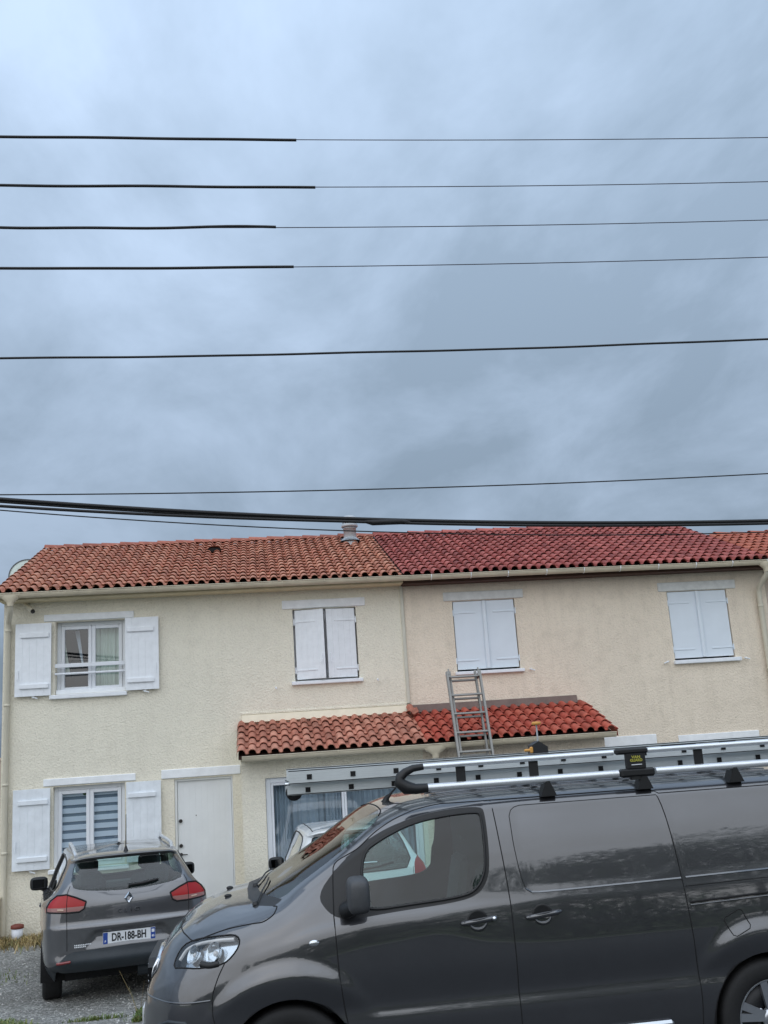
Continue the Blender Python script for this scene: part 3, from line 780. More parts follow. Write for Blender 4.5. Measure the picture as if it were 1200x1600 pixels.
part('reflector', MB().lathe([(0, -.05), (.12, -.044), (.25, -.025), (.36, .01), (.355, .016), (.25, -.015), (0, -.04)], 36, MD), 'dish', ds, world=False)
part('rim', MB().lathe([(.35, .0), (.372, .0), (.372, .022), (.35, .022)], 36, MD), 'plastic_grey', ds, world=False)
part('mount_arm', MB().tube([(0, .04, 0), (.06, .12, -.25), (.50, .16, -.3)], .02, 8), 'steel', ds, world=False)
sm = thing('security_camera', 'small cylindrical outdoor camera under the eave beside the rainwater pipe', 'camera', (-3.56, -.02, 4.56))
part('bracket', MB().tube([(0, .03, .05), (0, -.05, .03), (.0, -.08, -.01)], .016, 8), 'pipe_grey', sm, world=False)
part('housing', MB().tube([(-.05, -.04, .03), (.09, -.19, -.09)], .036, 12), 'pipe_beige', sm, world=False)
part('lens_cap', MB().tube([(.088, -.188, -.088), (.105, -.205, -.104)], .033, 12), 'black_metal', sm, world=False)

# yard walls, pot
bw = thing('boundary_wall', 'low beige rendered garden wall meeting the house corner', 'wall', (-6.5, -.25, -.43))
part('wall', MB().box(-9.5, -3.895, -.34, -.12, -.7, .18), 'stucco_right', bw); part('coping', MB().box(-9.5, -3.885, -.37, -.09, .18, .225, bev=.01), 'stucco_right', bw)
sw = thing('side_wall', 'tall pinkish rendered wall beyond the corner of the house', 'wall', (-9, 3.5, -.45))
part('wall', MB().box(-16, -4.4, 3.4, 3.6, -.7, 2.2), 'stucco_neighbour', sw); part('coping', MB().box(-16, -4.4, 3.37, 3.63, 2.2, 2.26, bev=.01), 'stucco_neighbour', sw)
pt = thing('plastic_bin', 'small white bin with a red brown lid against the wall', 'bin', (-3.62, -.22, gz(-.22)))
part('tub', MB().lathe([(.0, 0), (.072, 0), (.085, .215), (.078, .215)], 20), 'pot_white', pt, world=False)
part('lid', MB().lathe([(.09, .20), (.094, .205), (.092, .245), (.05, .26), (0, .26)], 20), 'pot_lid', pt, world=False)
# ------------------------------------------------------------------ overhead lines
WY = -8.0; PXL, PXR = -17.0, 21.0
def pole(x, label):
    p = thing('utility_pole', label, 'pole', (x, WY, gz(WY)))
    mb = MB()
    for s, (w0, w1) in enumerate(((.17, .11),)):
        vs = []
        for z, w in ((-.3, w0), (9.4, w1)):
            vs += [(-w, -w*.8, z), (w, -w*.8, z), (w, w*.8, z), (-w, w*.8, z)]
        mb._add(vs, [(0, 1, 5, 4), (1, 2, 6, 5), (2, 3, 7, 6), (3, 0, 4, 7), (4, 5, 6, 7)])
    part('shaft', mb, 'pole_concrete', p, world=False)
    for z in (7.9, 7.4, 7.0, 6.6, 5.7):
        part('bracket', MB().box(-.14, .14, -.03, .03, z-.03, z+.03, bev=.005), 'steel', p, world=False)
pole(PXL, 'concrete utility pole at the end of the line beyond the cream house'); pole(PXR, 'concrete utility pole at the end of the line beyond the orange roof')
def fit(pts, deg=2):
    a = np.array(pts); co = np.polyfit(a[:, 0], a[:, 1], deg)
    return lambda x: float(np.polyval(co, x))
def wire_pts(f, a, b, n=50, wob=0, seed=0):
    r = np.random.default_rng(seed); ph = r.uniform(0, 6, 4)
    xs_ = sorted(set(np.linspace(a, b, n).tolist()+([x for x in np.arange(-3, 6, .18) if a < x < b])))
    return [(x, WY, f(x)+wob*(math.sin(2.1*x+ph[0])+.6*math.sin(4.7*x+ph[1]))) for x in xs_]
conduct = [
 ([(-2.145, 7.734), (-.418, 7.737), (.557, 7.739), (2.666, 7.781), (5.341, 7.847)], .557, 'top bare overhead wire with a thick black sleeve'),
 ([(-2.135, 7.241), (.697, 7.241), (2.618, 7.279), (5.26, 7.347)], .713, 'overhead wire second from the top with the longest black sleeve'),
 ([(-2.126, 6.828), (.32, 6.816), (2.578, 6.863), (5.192, 6.921)], .328, 'overhead wire third from the top with a wavy shorter black sleeve'),
 ([(-2.118, 6.423), (.468, 6.422), (2.54, 6.462), (5.128, 6.519)], .474, 'lowest of the four sleeved overhead wires')]
for k, (pts, xe, lab) in enumerate(conduct):
    f = fit(pts); w = thing('overhead_wire', lab, 'wire', (PXL, WY, f(PXL)), 0, 'sleeved overhead wires')
    part('conductor', MB().tube(wire_pts(f, PXL, PXR), .0042, 6), 'cable_bare', w)
    part('sleeve', MB().tube(wire_pts(f, PXL+1.2, xe, 50, (.003, .004, .009, .002)[k], k), .0135, 8), 'cable_black', w)
def strands(f, offs, turns, a, b, n, r):
    mb = MB()
    for ph in offs:
        pts = []
        for i in range(n+1):
            x = a+(b-a)*i/n; t = x*turns*2*math.pi+ph
            pts.append((x, WY+r*math.cos(t), f(x)+r*math.sin(t)))
        mb.tube(pts, r*1.05, 5)
    return mb
f5 = fit([(-2.101, 5.572), (1.257, 5.581), (4.99, 5.658)])
single('overhead_cable', MB().tube(wire_pts(f5, PXL, PXR, 80, .0022, 4), .0108, 8), 'cable_black', 'medium black cable crossing alone in the middle of the sky', 'cable')
f6 = fit([(-2.076, 4.353), (1.173, 4.295), (4.776, 4.322)])
single('thin_cable', MB().tube(wire_pts(f6, PXL, PXR), .0058, 6), 'cable_black', 'thin black cable just above the heavy cable bundle', 'cable')
fb = fit([(-2.075, 4.298), (-.495, 4.136), (1.154, 4.0), (2.886, 3.918), (4.703, 3.861)])
bu = thing('cable_bundle', 'heavy black bundled telephone cables running just above the roofs', 'cable', (PXL, WY, fb(PXL)))
part('cable', MB().tube(wire_pts(lambda x: fb(x)+.012+.002*max(0, 1-x), PXL, PXR), .0165, 8), 'cable_black', bu)
part('cable', MB().tube([(x, WY-.012, z) for x, _, z in wire_pts(lambda x: fb(x)-.016-.010*max(0, .8-x), PXL, PXR)], .013, 8), 'cable_black', bu)
part('cable', MB().tube([(x, WY+.01, z) for x, _, z in wire_pts(lambda x: fb(x)-.003, PXL, PXR)], .011, 8), 'cable_black', bu)
tj = fb(1.16); part('splice', MB().tube([(.98, WY-.01, tj+.0), (1.05, WY-.012, tj-.012), (1.3, WY-.012, tj-.012), (1.38, WY-.01, tj-.02)], [.012, .026, .026, .012], 8), 'cable_black', bu)
f8 = fit([(-2.073, 4.221), (-.497, 4.046), (1.147, 3.898), (2.875, 3.824), (4.687, 3.765)])
single('thin_cable', MB().tube(wire_pts(f8, PXL, PXR), .0055, 6), 'cable_black', 'thin black cable sagging just below the heavy bundle across the roof', 'cable')

# ------------------------------------------------------------------ leaning ladder
def lean_ladder():
    yb, zb = -2.33, gz(-2.33); yt, zt = -1.17, 3.075
    L = thing('extension_ladder', 'worn aluminium extension ladder leaning on the porch gutter', 'ladder', (3.15, yb, zb))
    d = Vector((0, yt-yb, zt-zb)); ln = d.length; ang = math.atan2(zt-zb, yt-yb)
    M0 = Matrix.Translation((3.165, yb, zb)) @ Matrix.Rotation(ang-math.pi/2, 4, 'X')     # local z up the ladder, y away
    def sec(hw, yo, z0, z1, sw, rung0):
        for s in (-1, 1):
            a = s*hw
            mb = MB().box(a-sw/2, a+sw/2, yo-.032, yo-.026, z0, z1, M=M0).box(a-sw/2, a+sw/2, yo+.026, yo+.032, z0, z1, M=M0)
            mb.box(a+s*sw/2-.004, a+s*sw/2+.004, yo-.027, yo+.027, z0, z1, M=M0)
            part('stile', mb, 'alu_old', L)
        z = rung0
        while z < z1-.02:
            part('rung', MB().box(-hw, hw, yo-.016, yo+.016, z-.014, z+.014, M=M0, bev=.003), 'alu_old', L); z += .295
    sec(.255, -.02, 0, ln, .03, ln-.085-.295*11); sec(.20, .055, .3, ln+.03, .026, ln-.12-.295*10)
    for s in (-1, 1):
        hk = MB().box(s*.232-.014, s*.232+.014, -.055, .085, ln-.10, ln-.04, M=M0, bev=.004); hk.box(s*.232-.01, s*.232+.01, -.055, -.03, ln-.06, ln+.04, M=M0)
        part('guide_hook', hk, 'alu_old', L)
        part('foot', MB().box(s*.255-.02, s*.255+.02, -.06, .02, -.03, .06, M=M0, bev=.01), 'rubber', L)
lean_ladder()

# ------------------------------------------------------------------ vegetation
def leafmat(name, cols):
    t = NT(name); t.set(Roughness=.55)
    g = t.add('ShaderNodeNewGeometry').outputs['Random Per Island']
    t.col(t.ramp(g, [(i/(len(cols)-1), c) for i, c in enumerate(cols)]))
    t.b.inputs['Transmission Weight'].default_value = 0
    MATS[name] = t.m
leafmat('leaves_dark', [srgb(44, 62, 34), srgb(66, 88, 44), srgb(88, 108, 58)])
leafmat('leaves_mid', [srgb(58, 82, 38), srgb(84, 110, 50), srgb(116, 134, 70)])
leafmat('grass_dry', [srgb(150, 128, 84), srgb(178, 156, 104), srgb(120, 100, 66), srgb(112, 118, 66)])
leafmat('grass_green', [srgb(78, 100, 48), srgb(104, 122, 62), srgb(132, 132, 78)])
leafmat('stones', [srgb(112, 112, 110), srgb(148, 147, 144), srgb(178, 176, 170), srgb(206, 204, 200), srgb(100, 98, 94)])
def quads_mesh(name, C, A, B, mat):
    """C centres, A,B half axes (n,3): diamond leaves"""
    n = len(C); v = np.empty((n, 4, 3)); v[:, 0] = C-A; v[:, 1] = C+B*.8+A*.1; v[:, 2] = C+A; v[:, 3] = C-B*.8+A*.1
    me = bpy.data.meshes.new(name); me.from_pydata(v.reshape(-1, 3).tolist(), [], np.arange(n*4).reshape(-1, 4).tolist()); me.materials.append(MATS[mat]); return me
def crown(name, c, r, n, leaf_, mat, seed, clumps=26):
    g = np.random.default_rng(seed); cc = g.normal(size=(clumps, 3)); cc /= np.linalg.norm(cc, axis=1)[:, None]; cc *= g.uniform(.35, 1, (clumps, 1))
    k = g.integers(0, clumps, n); p = g.normal(size=(n, 3)); p /= np.linalg.norm(p, axis=1)[:, None]; p *= g.uniform(.5, 1, (n, 1))**.5*.42
    P = (cc[k]+p)*np.array(r)+np.array(c)
    A = g.normal(size=(n, 3)); A /= np.linalg.norm(A, axis=1)[:, None]; B = np.cross(A, g.normal(size=(n, 3))); B /= np.linalg.norm(B, axis=1)[:, None]
    s = g.uniform(.6, 1.3, (n, 1))*leaf_
    return quads_mesh(name, P, A*s, B*s*.6, mat)
def tree(x, y, h, r, label, seed, mat='leaves_dark', n=9000):
    z = gz(y); t = thing('tree', label, 'tree', (x, y, z), 0, 'trees across the street')
    th = h-r*1.1
    mb = MB().tube([(0, 0, -.2), (.05, .03, th*.5), (0, .1, th), (.1, 0, h-r*.4)], [.22, .17, .13, .04], 8)
    for k in range(4):
        a = k*1.6+seed; mb.tube([(0, .05, th*.8), (math.cos(a)*r*.4, math.sin(a)*r*.4, th+.25*r), (math.cos(a)*r*.75, math.sin(a)*r*.75, th+.7*r)], [.09, .06, .02], 6)
    part('trunk', mb, 'wood_bark', t, world=False)
    part('crown', crown('crown', (0, 0, h-r), (r*1.25, r*1.25, r), n, .17, mat, seed), None, t, world=False)
for k, (x, y, h, r) in enumerate([(-15, -44, 6.2, 3.0), (-8.5, -46, 6.0, 2.9), (-2, -44, 5.6, 2.8), (4.5, -45, 6.6, 3.2), (11.5, -44, 10.2, 4.4), (15.5, -47, 12.2, 5.0), (20, -45, 13.4, 5.2), (26.5, -45, 12.0, 4.6), (-22, -45, 6.4, 3.0)]):
    tree(x, y, h, r, 'leafy green tree in the row across the street facing the houses', 20+k, 'leaves_dark' if k % 2 else 'leaves_mid')
for k in range(7):
    x = -15+k*5.2
    hg = thing('hedge_section', 'dark clipped hedge length along the verge across the street', 'hedge', (x, -22.5, 0), 0, 'hedge across the street')
    part('foliage', crown('foliage', (0, 0, .75), (2.9, .7, .85), 3200, .09, 'leaves_dark', 60+k, 60), None, hg, world=False)
    part('stem', MB().tube([(-1, 0, -.1), (-1, .1, .8)], .05, 6).tube([(1, 0, -.1), (1, .1, .8)], .05, 6), 'wood_bark', hg, world=False)
sb = thing('shrub', 'small green shrub by the wall beside the pale shuttered window', 'shrub', (8.35, -1.3, gz(-1.3)))
part('foliage', crown('foliage', (0, 0, .95), (.55, .5, .92), 2200, .045, 'leaves_mid', 91, 30), None, sb, world=False)
part('stem', MB().tube([(0, 0, -.05), (.03, 0, .6), (.1, .05, 1.2)], .025, 6), 'wood_bark', sb, world=False)

def blades(name, n, region, h, mat, label, cat, seed, lean=.5):
    g = np.random.default_rng(seed); vs = []; fs = []
    for i in range(n):
        x, y = region(g); z = gz(y)-.005; hh = h*g.uniform(.4, 1.2); a = g.uniform(0, 6.28); dx, dy = math.cos(a)*hh*lean*g.uniform(.2, 1.4), math.sin(a)*hh*lean*g.uniform(.2, 1.4)
        w = .004+.003*g.random(); px, py = -math.sin(a)*w, math.cos(a)*w; o = len(vs)
        vs += [(x-px, y-py, z), (x+px, y+py, z), (x+dx*.4+px*.8, y+dy*.4+py*.8, z+hh*.6), (x+dx*.4-px*.8, y+dy*.4-py*.8, z+hh*.6), (x+dx, y+dy, z+hh*.8)]
        fs += [(o, o+1, o+2, o+3), (o+3, o+2, o+4)]
    me = bpy.data.meshes.new(name); me.from_pydata(vs, [], fs); me.materials.append(MATS[mat])
    return tag(link(name, me), label, cat, None, 'stuff')
blades('dry_grass', 4200, lambda g: (g.uniform(-4.6, -2.3), -.05-abs(g.normal(0, .42))), .13, 'grass_dry', 'dry yellow grass along the foot of the cream wall', 'grass', 1, 1.0)
def clump(cs):
    def r(g):
        c = cs[g.integers(len(cs))]; return (g.normal(c[0], c[2]), g.normal(c[1], c[3]))
    return r
blades('weeds', 900, clump([(-2.32, -6.18, .10, .07), (-2.45, -6.0, .06, .1), (-1.55, -6.27, .13, .02), (-1.13, -6.62, .04, .03), (-3.3, -3.3, .3, .3)]), .055, 'grass_green', 'low green weeds sprouting through the gravel', 'weeds', 2, .8)
wd = thing('dry_weed', 'spindly dry weed standing in the gravel beside the van bumper', 'weed', (-1.13, -6.60, gz(-6.6)))
g_ = np.random.default_rng(5); wm = MB()
for k in range(9):
    a = g_.uniform(0, 6.28); h = g_.uniform(.12, .42); wm.tube([(0, 0, -.01), (math.cos(a)*h*.2, math.sin(a)*h*.2, h*.5), (math.cos(a)*h*.5, math.sin(a)*h*.5, h)], [.0016, .0013, .0008], 4)
part('stem', wm, 'grass_dry', wd, world=False)
part('foliage', crown('foliage', (0, 0, .05), (.10, .10, .06), 160, .016, 'leaves_mid', 9, 8), None, wd, world=False)
def stones():
    g = np.random.default_rng(11); n = 7000; vs = []; fs = []
    oc = np.array([(1, 0, 0), (0, 1, 0), (-1, 0, 0), (0, -1, 0), (0, 0, 1), (0, 0, -1)], float); of = [(0, 1, 4), (1, 2, 4), (2, 3, 4), (3, 0, 4), (1, 0, 5), (2, 1, 5), (3, 2, 5), (0, 3, 5)]
    for i in range(n):
        y = g.uniform(-7.3, -.6); x = g.uniform(-4.8, .2); s = g.uniform(.005, .015)*(1.6 if g.random() < .05 else 1)
        p = oc*g.uniform(.6, 1.2, (6, 1))*np.array([1, 1, .6])*s; a = g.uniform(0, 6.28); c, d = math.cos(a), math.sin(a)
        o = len(vs); z = gz(y)+s*.2
        vs += [(x+q[0]*c-q[1]*d, y+q[0]*d+q[1]*c, z+q[2]) for q in p]; fs += [tuple(o+k for k in f) for f in of]
    me = bpy.data.meshes.new('gravel_stones'); me.from_pydata(vs, [], fs); me.materials.append(MATS['stones'])
    tag(link('gravel_stones', me), 'loose grey gravel stones over the driveway', 'gravel', None, 'stuff')
stones()
# ------------------------------------------------------------------ vehicle body shells
def pchip(xk, yk, xq):
    xk = np.asarray(xk, float); yk = np.asarray(yk, float); xq = np.asarray(xq, float)
    h = np.diff(xk); d = np.diff(yk, axis=0)/h.reshape(-1, *([1]*(yk.ndim-1)))
    m = np.zeros_like(yk); m[0] = d[0]; m[-1] = d[-1]
    for i in range(1, len(xk)-1):
        w1 = 2*h[i]+h[i-1]; w2 = h[i]+2*h[i-1]; a, b = d[i-1], d[i]
        same = (a*b) > 0
        with np.errstate(divide='ignore', invalid='ignore'):
            hm = (w1+w2)/(w1/a+w2/b)
        m[i] = np.where(same, hm, 0)
    i = np.clip(np.searchsorted(xk, xq, 'right')-1, 0, len(xk)-2); t = (xq-xk[i])/h[i]; t = t.reshape(-1, *([1]*(yk.ndim-1))); hh = h[i].reshape(t.shape)
    return (2*t**3-3*t**2+1)*yk[i]+(t**3-2*t**2+t)*hh*m[i]+(-2*t**3+3*t**2)*yk[i+1]+(t**3-t**2)*hh*m[i+1]
def catmull(xk, yk, xq):
    xk = np.asarray(xk, float); yk = np.asarray(yk, float); xq = np.asarray(xq, float)
    m = np.zeros_like(yk); m[1:-1] = (yk[2:]-yk[:-2])/(xk[2:]-xk[:-2]).reshape(-1, *([1]*(yk.ndim-1))); m[0] = (yk[1]-yk[0])/(xk[1]-xk[0]); m[-1] = (yk[-1]-yk[-2])/(xk[-1]-xk[-2])
    h = np.diff(xk); i = np.clip(np.searchsorted(xk, xq, 'right')-1, 0, len(xk)-2); sh = (-1, *([1]*(yk.ndim-1))); t = ((xq-xk[i])/h[i]).reshape(sh); hh = h[i].reshape(sh)
    return (2*t**3-3*t**2+1)*yk[i]+(t**3-2*t**2+t)*hh*m[i]+(-2*t**3+3*t**2)*yk[i+1]+(t**3-t**2)*hh*m[i+1]
def inside(poly, P):
    p = np.asarray(poly, float); r = np.zeros(len(P), bool); x, y = P[:, 0], P[:, 1]; j = len(p)-1
    for i in range(len(p)):
        c = ((p[i, 1] > y) != (p[j, 1] > y)) & (x < (p[j, 0]-p[i, 0])*(y-p[i, 1])/(p[j, 1]-p[i, 1]+1e-12)+p[i, 0]); r ^= c; j = i
    return r
def nearest(poly, P):
    p = np.asarray(poly, float); best = np.full(len(P), 1e9); Q = P.copy()
    for a, b in zip(p, np.roll(p, -1, axis=0)):
        ab = b-a; t = np.clip(((P-a)@ab)/max(ab@ab, 1e-12), 0, 1); q = a+t[:, None]*ab; d = np.linalg.norm(P-q, axis=1); m = d < best; best[m] = d[m]; Q[m] = q[m]
    return Q, best
def smooth_poly(poly, it=2):
    p = np.asarray(poly, float)
    for _ in range(it):
        q = np.roll(p, -1, axis=0); p = np.stack([p*.75+q*.25, p*.25+q*.75], 1).reshape(-1, 2)
    return p
def sstep(a, b, x): t = np.clip((x-a)/(b-a), 0, 1); return t*t*(3-2*t)
AX = {'xz': (0, 2), 'yz': (1, 2), 'xy': (0, 1)}
class Shell:
    def __init__(s, V, F, sym_axis=1):
        s.V = V; s.F = np.asarray(F); s.sym = sym_axis; s.lab = np.array(['']*len(F), dtype=object); s.normals()
    def normals(s):
        V, F = s.V, s.F; n = np.cross(V[F[:, 2]]-V[F[:, 0]], V[F[:, 3]]-V[F[:, 1]]); N = np.zeros_like(V)
        for k in range(4): np.add.at(N, F[:, k], n)
        c = np.abs(V[:, s.sym]) < 1e-5; N[c, s.sym] = 0
        N /= np.linalg.norm(N, axis=1)[:, None]+1e-12; s.N = N
    def region(s, name, poly, proj, cond=None, snap=True, only=None):
        a, b = AX[proj]; C = s.V[s.F].mean(1); P = C[:, [a, b]]
        m = inside(poly, P)
        if cond is not None: m &= cond(C)
        if snap:
            cnt = np.zeros((len(s.V), 2), int)
            for k in range(4): np.add.at(cnt, (s.F[:, k], m.astype(int)), 1)
            bd = np.where((cnt[:, 0] > 0) & (cnt[:, 1] > 0))[0]
            P0 = s.V[bd][:, [a, b]]; Q, d = nearest(poly, P0); ok = d < .035; bd = bd[ok]; D = (Q-P0)[ok]; o = 3-a-b; N = s.N[bd]
            no = N[:, o]; no = np.where(np.abs(no) < .15, np.sign(no+1e-9)*.15, no); dd = -(N[:, a]*D[:, 0]+N[:, b]*D[:, 1])/no
            s.V[bd, a] += D[:, 0]; s.V[bd, b] += D[:, 1]; s.V[bd, o] += np.clip(dd, -.03, .03)
        free = (s.lab == '') if only is None else (s.lab == only)
        s.lab[m & free] = name
    def bvh(s): s._b = BVHTree.FromPolygons([tuple(v) for v in s.V], [tuple(f) for f in s.F]); return s._b
    def mesh(s, name, mask, mat, offset=0, flip=False):
        F = s.F[mask]; idx, inv = np.unique(F, return_inverse=True); F2 = inv.reshape(F.shape); V = s.V[idx]+offset*s.N[idx]; N = s.N[idx]
        if flip: F2 = F2[:, ::-1]; N = -N
        me = bpy.data.meshes.new(name); me.from_pydata(V.tolist(), [], F2.tolist()); me.polygons.foreach_set('use_smooth', [True]*len(F2)); me.materials.append(MATS[mat])
        me.normals_split_custom_set_from_vertices(N.tolist()); return me
    def hit(s, p, d):
        q = s._b.ray_cast(Vector(p), Vector(d)); return q[0], q[1]
    def lay(s, pts, proj, side, lift=.0, n=None, closed=False):
        """lay a polyline given in a projection on the surface"""
        a, b = AX[proj]; o = 3-a-b; out = []; pts = [tuple(p) for p in pts]
        if closed: pts = pts+[pts[0]]
        dense = []
        for p, q in zip(pts, pts[1:]):
            k = max(1, int(math.dist(p, q)/.03)); dense += [(p[0]+(q[0]-p[0])*i/k, p[1]+(q[1]-p[1])*i/k) for i in range(k)]
        dense.append(pts[-1])
        for u, v in dense:
            P = [0, 0, 0]; P[a] = u; P[b] = v; P[o] = 5*side; D = [0, 0, 0]; D[o] = -side
            h, nn = s.hit(P, D)
            if h is None: continue
            if nn.dot(Vector(D)) > 0: nn = -nn
            out.append(h+nn*lift)
        return out
def mirror_grid(G):
    """G (I,J,3) half shell with y>=0 ; returns V,F of both halves (outward orientation fixed later)"""
    I, J, _ = G.shape; V = G.reshape(-1, 3); W = V.copy(); W[:, 1] *= -1
    q = lambda i, j: i*J+j
    ii, jj = np.meshgrid(np.arange(I-1), np.arange(J-1), indexing='ij'); a = (ii*J+jj).ravel(); b = ((ii+1)*J+jj).ravel(); c = ((ii+1)*J+jj+1).ravel(); d = (ii*J+jj+1).ravel()
    F1 = np.stack([a, b, c, d], 1); F2 = np.stack([d, c, b, a], 1)+len(V)
    return np.vstack([V, W]), F1, F2
def orient(V, F1, F2, c):
    n = np.cross(V[F1[:, 2]]-V[F1[:, 0]], V[F1[:, 3]]-V[F1[:, 1]]); C = V[F1].mean(1)
    if ((n*(C-c)).sum(1) > 0).mean() < .5: F1 = F1[:, ::-1]; F2 = F2[:, ::-1]
    return np.vstack([F1, F2])
def smooth_line(pts, n=6):
    p = np.asarray(pts, float)
    if len(p) < 3: return [tuple(q) for q in p]
    k = np.concatenate([[0], np.cumsum(np.linalg.norm(np.diff(p, axis=0), axis=1))])
    return [tuple(q) for q in pchip(k, p, np.linspace(0, k[-1], n*len(p)))]
def seam(shell, pts, proj, side, parent, r=.0035, mat='seam_dark', name='seam', lift=0, closed=False):
    p = shell.lay(pts if closed else smooth_line(pts), proj, side, lift, closed=closed)
    if len(p) < 2: return None
    return part(name, MB().tube(p, r, 6), mat, parent, world=False)
def ribbon(shell, pts, proj, side, parent, w=.013, out=.009, mat='paint_van', name='panel_crease'):
    p = shell.lay(smooth_line(pts), proj, side, .001)
    if len(p) < 2: return
    vs = [q for a in p for q in (a, a+Vector((0, side*out, -w*.6)), a+Vector((0, side*.0, -w)))]
    return part(name, MB()._add(vs, [(3*i+k, 3*i+3+k, 3*i+4+k, 3*i+1+k) for i in range(len(p)-1) for k in (0, 1)], False), mat, parent, world=False)
def torus(R, r, M, n=28, m=8): return MB().lathe([(R+r*math.cos(2*math.pi*k/m), r*math.sin(2*math.pi*k/m)) for k in range(m+1)], n, M)

def wheel(car, cx, cy, cz, R, W, rimR, side, axis='y', spokes=5, dark=True):
    """side: +1/-1 direction of the outer face along the axle"""
    if axis == 'y': M = Matrix.Translation((cx, cy, cz)) @ Matrix.Rotation(-side*math.pi/2, 4, 'X')
    else: M = Matrix.Translation((cx, cy, cz)) @ Matrix.Rotation(side*math.pi/2, 4, 'Y')
    w = W/2
    wh = link('wheel', MB().lathe([(rimR-.02, -w*.8), (rimR-.02, w*.6), (rimR*.3, w*.25), (0, w*.25)], 40, M).mesh('wheel', 'alloy_dark'), car)
    ty = MB().lathe([(rimR, -w*.9), (rimR+.02, -w), (R-.04, -w*1.02), (R-.012, -w*.92), (R, -w*.7), (R, w*.7), (R-.012, w*.92), (R-.04, w*1.02), (rimR+.025, w*1.0), (rimR, w*.88), (rimR-.012, w*.7)], 56, M)
    for k in range(4):
        z = -w*.55+k*w*.37; ty.lathe([(R+.0006, z-.004), (R+.0006, z+.004)], 56, M)
    link('tyre', ty.mesh('tyre', 'rubber'), wh)
    rm = MB().lathe([(rimR-.004, w*.70), (rimR+.004, w*.86), (rimR-.014, w*.80), (rimR-.02, w*.55)], 56, M)
    for k in range(spokes):
        a = 2*math.pi*k/spokes+.35
        for da, w0, w1 in ((-.16, .020, .026), (.16, .020, .026)):
            MM = M @ Matrix.Rotation(a+da, 4, 'Z')
            vs = [(.045, -w0, w*.62), (rimR-.012, -w1*.9, w*.80), (rimR-.012, w1*.9, w*.80), (.045, w0, w*.62), (.045, -w0, w*.4), (rimR-.012, -w1*.9, w*.5), (rimR-.012, w1*.9, w*.5), (.045, w0, w*.4)]
            rm._add([tuple(MM @ Vector(v)) for v in vs], [(0, 1, 2, 3), (0, 4, 5, 1), (3, 2, 6, 7), (1, 5, 6, 2)])
    rm.lathe([(0, w*.70), (.035, w*.70), (.06, w*.62), (.065, w*.4)], 20, M)
    link('rim', rm.mesh('rim', 'alloy'), wh)
    for k in range(spokes):
        a = 2*math.pi*k/spokes; bm_ = MB().lathe([(0, w*.55), (.011, w*.54), (.011, w*.4)], 8, M @ Matrix.Rotation(a, 4, 'Z') @ Matrix.Translation((.085, 0, 0)))
        link('wheel_bolt', bm_.mesh('wheel_bolt', 'chrome'), wh)
    return wh
def seat(car, M, w=.46, name='seat', hb=.62, mat='interior_seat'):
    mb = MB().box(-w/2, w/2, -.25, .27, 0, .16, M=M, bev=.05); o = part(name, mb, mat, car, world=False)
    MBk = M @ Matrix.Translation((0, -.24, .1)) @ Matrix.Rotation(rad(12), 4, 'X')
    part('backrest', MB().box(-w/2+.01, w/2-.01, -.07, .06, 0, hb, M=MBk, bev=.05), mat, o, world=False)
    part('headrest', MB().box(-.13, .13, -.05, .05, hb+.05, hb+.22, M=MBk, bev=.04).tube([tuple(MBk @ Vector((-.05, 0, hb-.05))), tuple(MBk @ Vector((-.05, 0, hb+.1)))], .008, 6).tube([tuple(MBk @ Vector((.05, 0, hb-.05))), tuple(MBk @ Vector((.05, 0, hb+.1)))], .008, 6), mat, o, world=False)

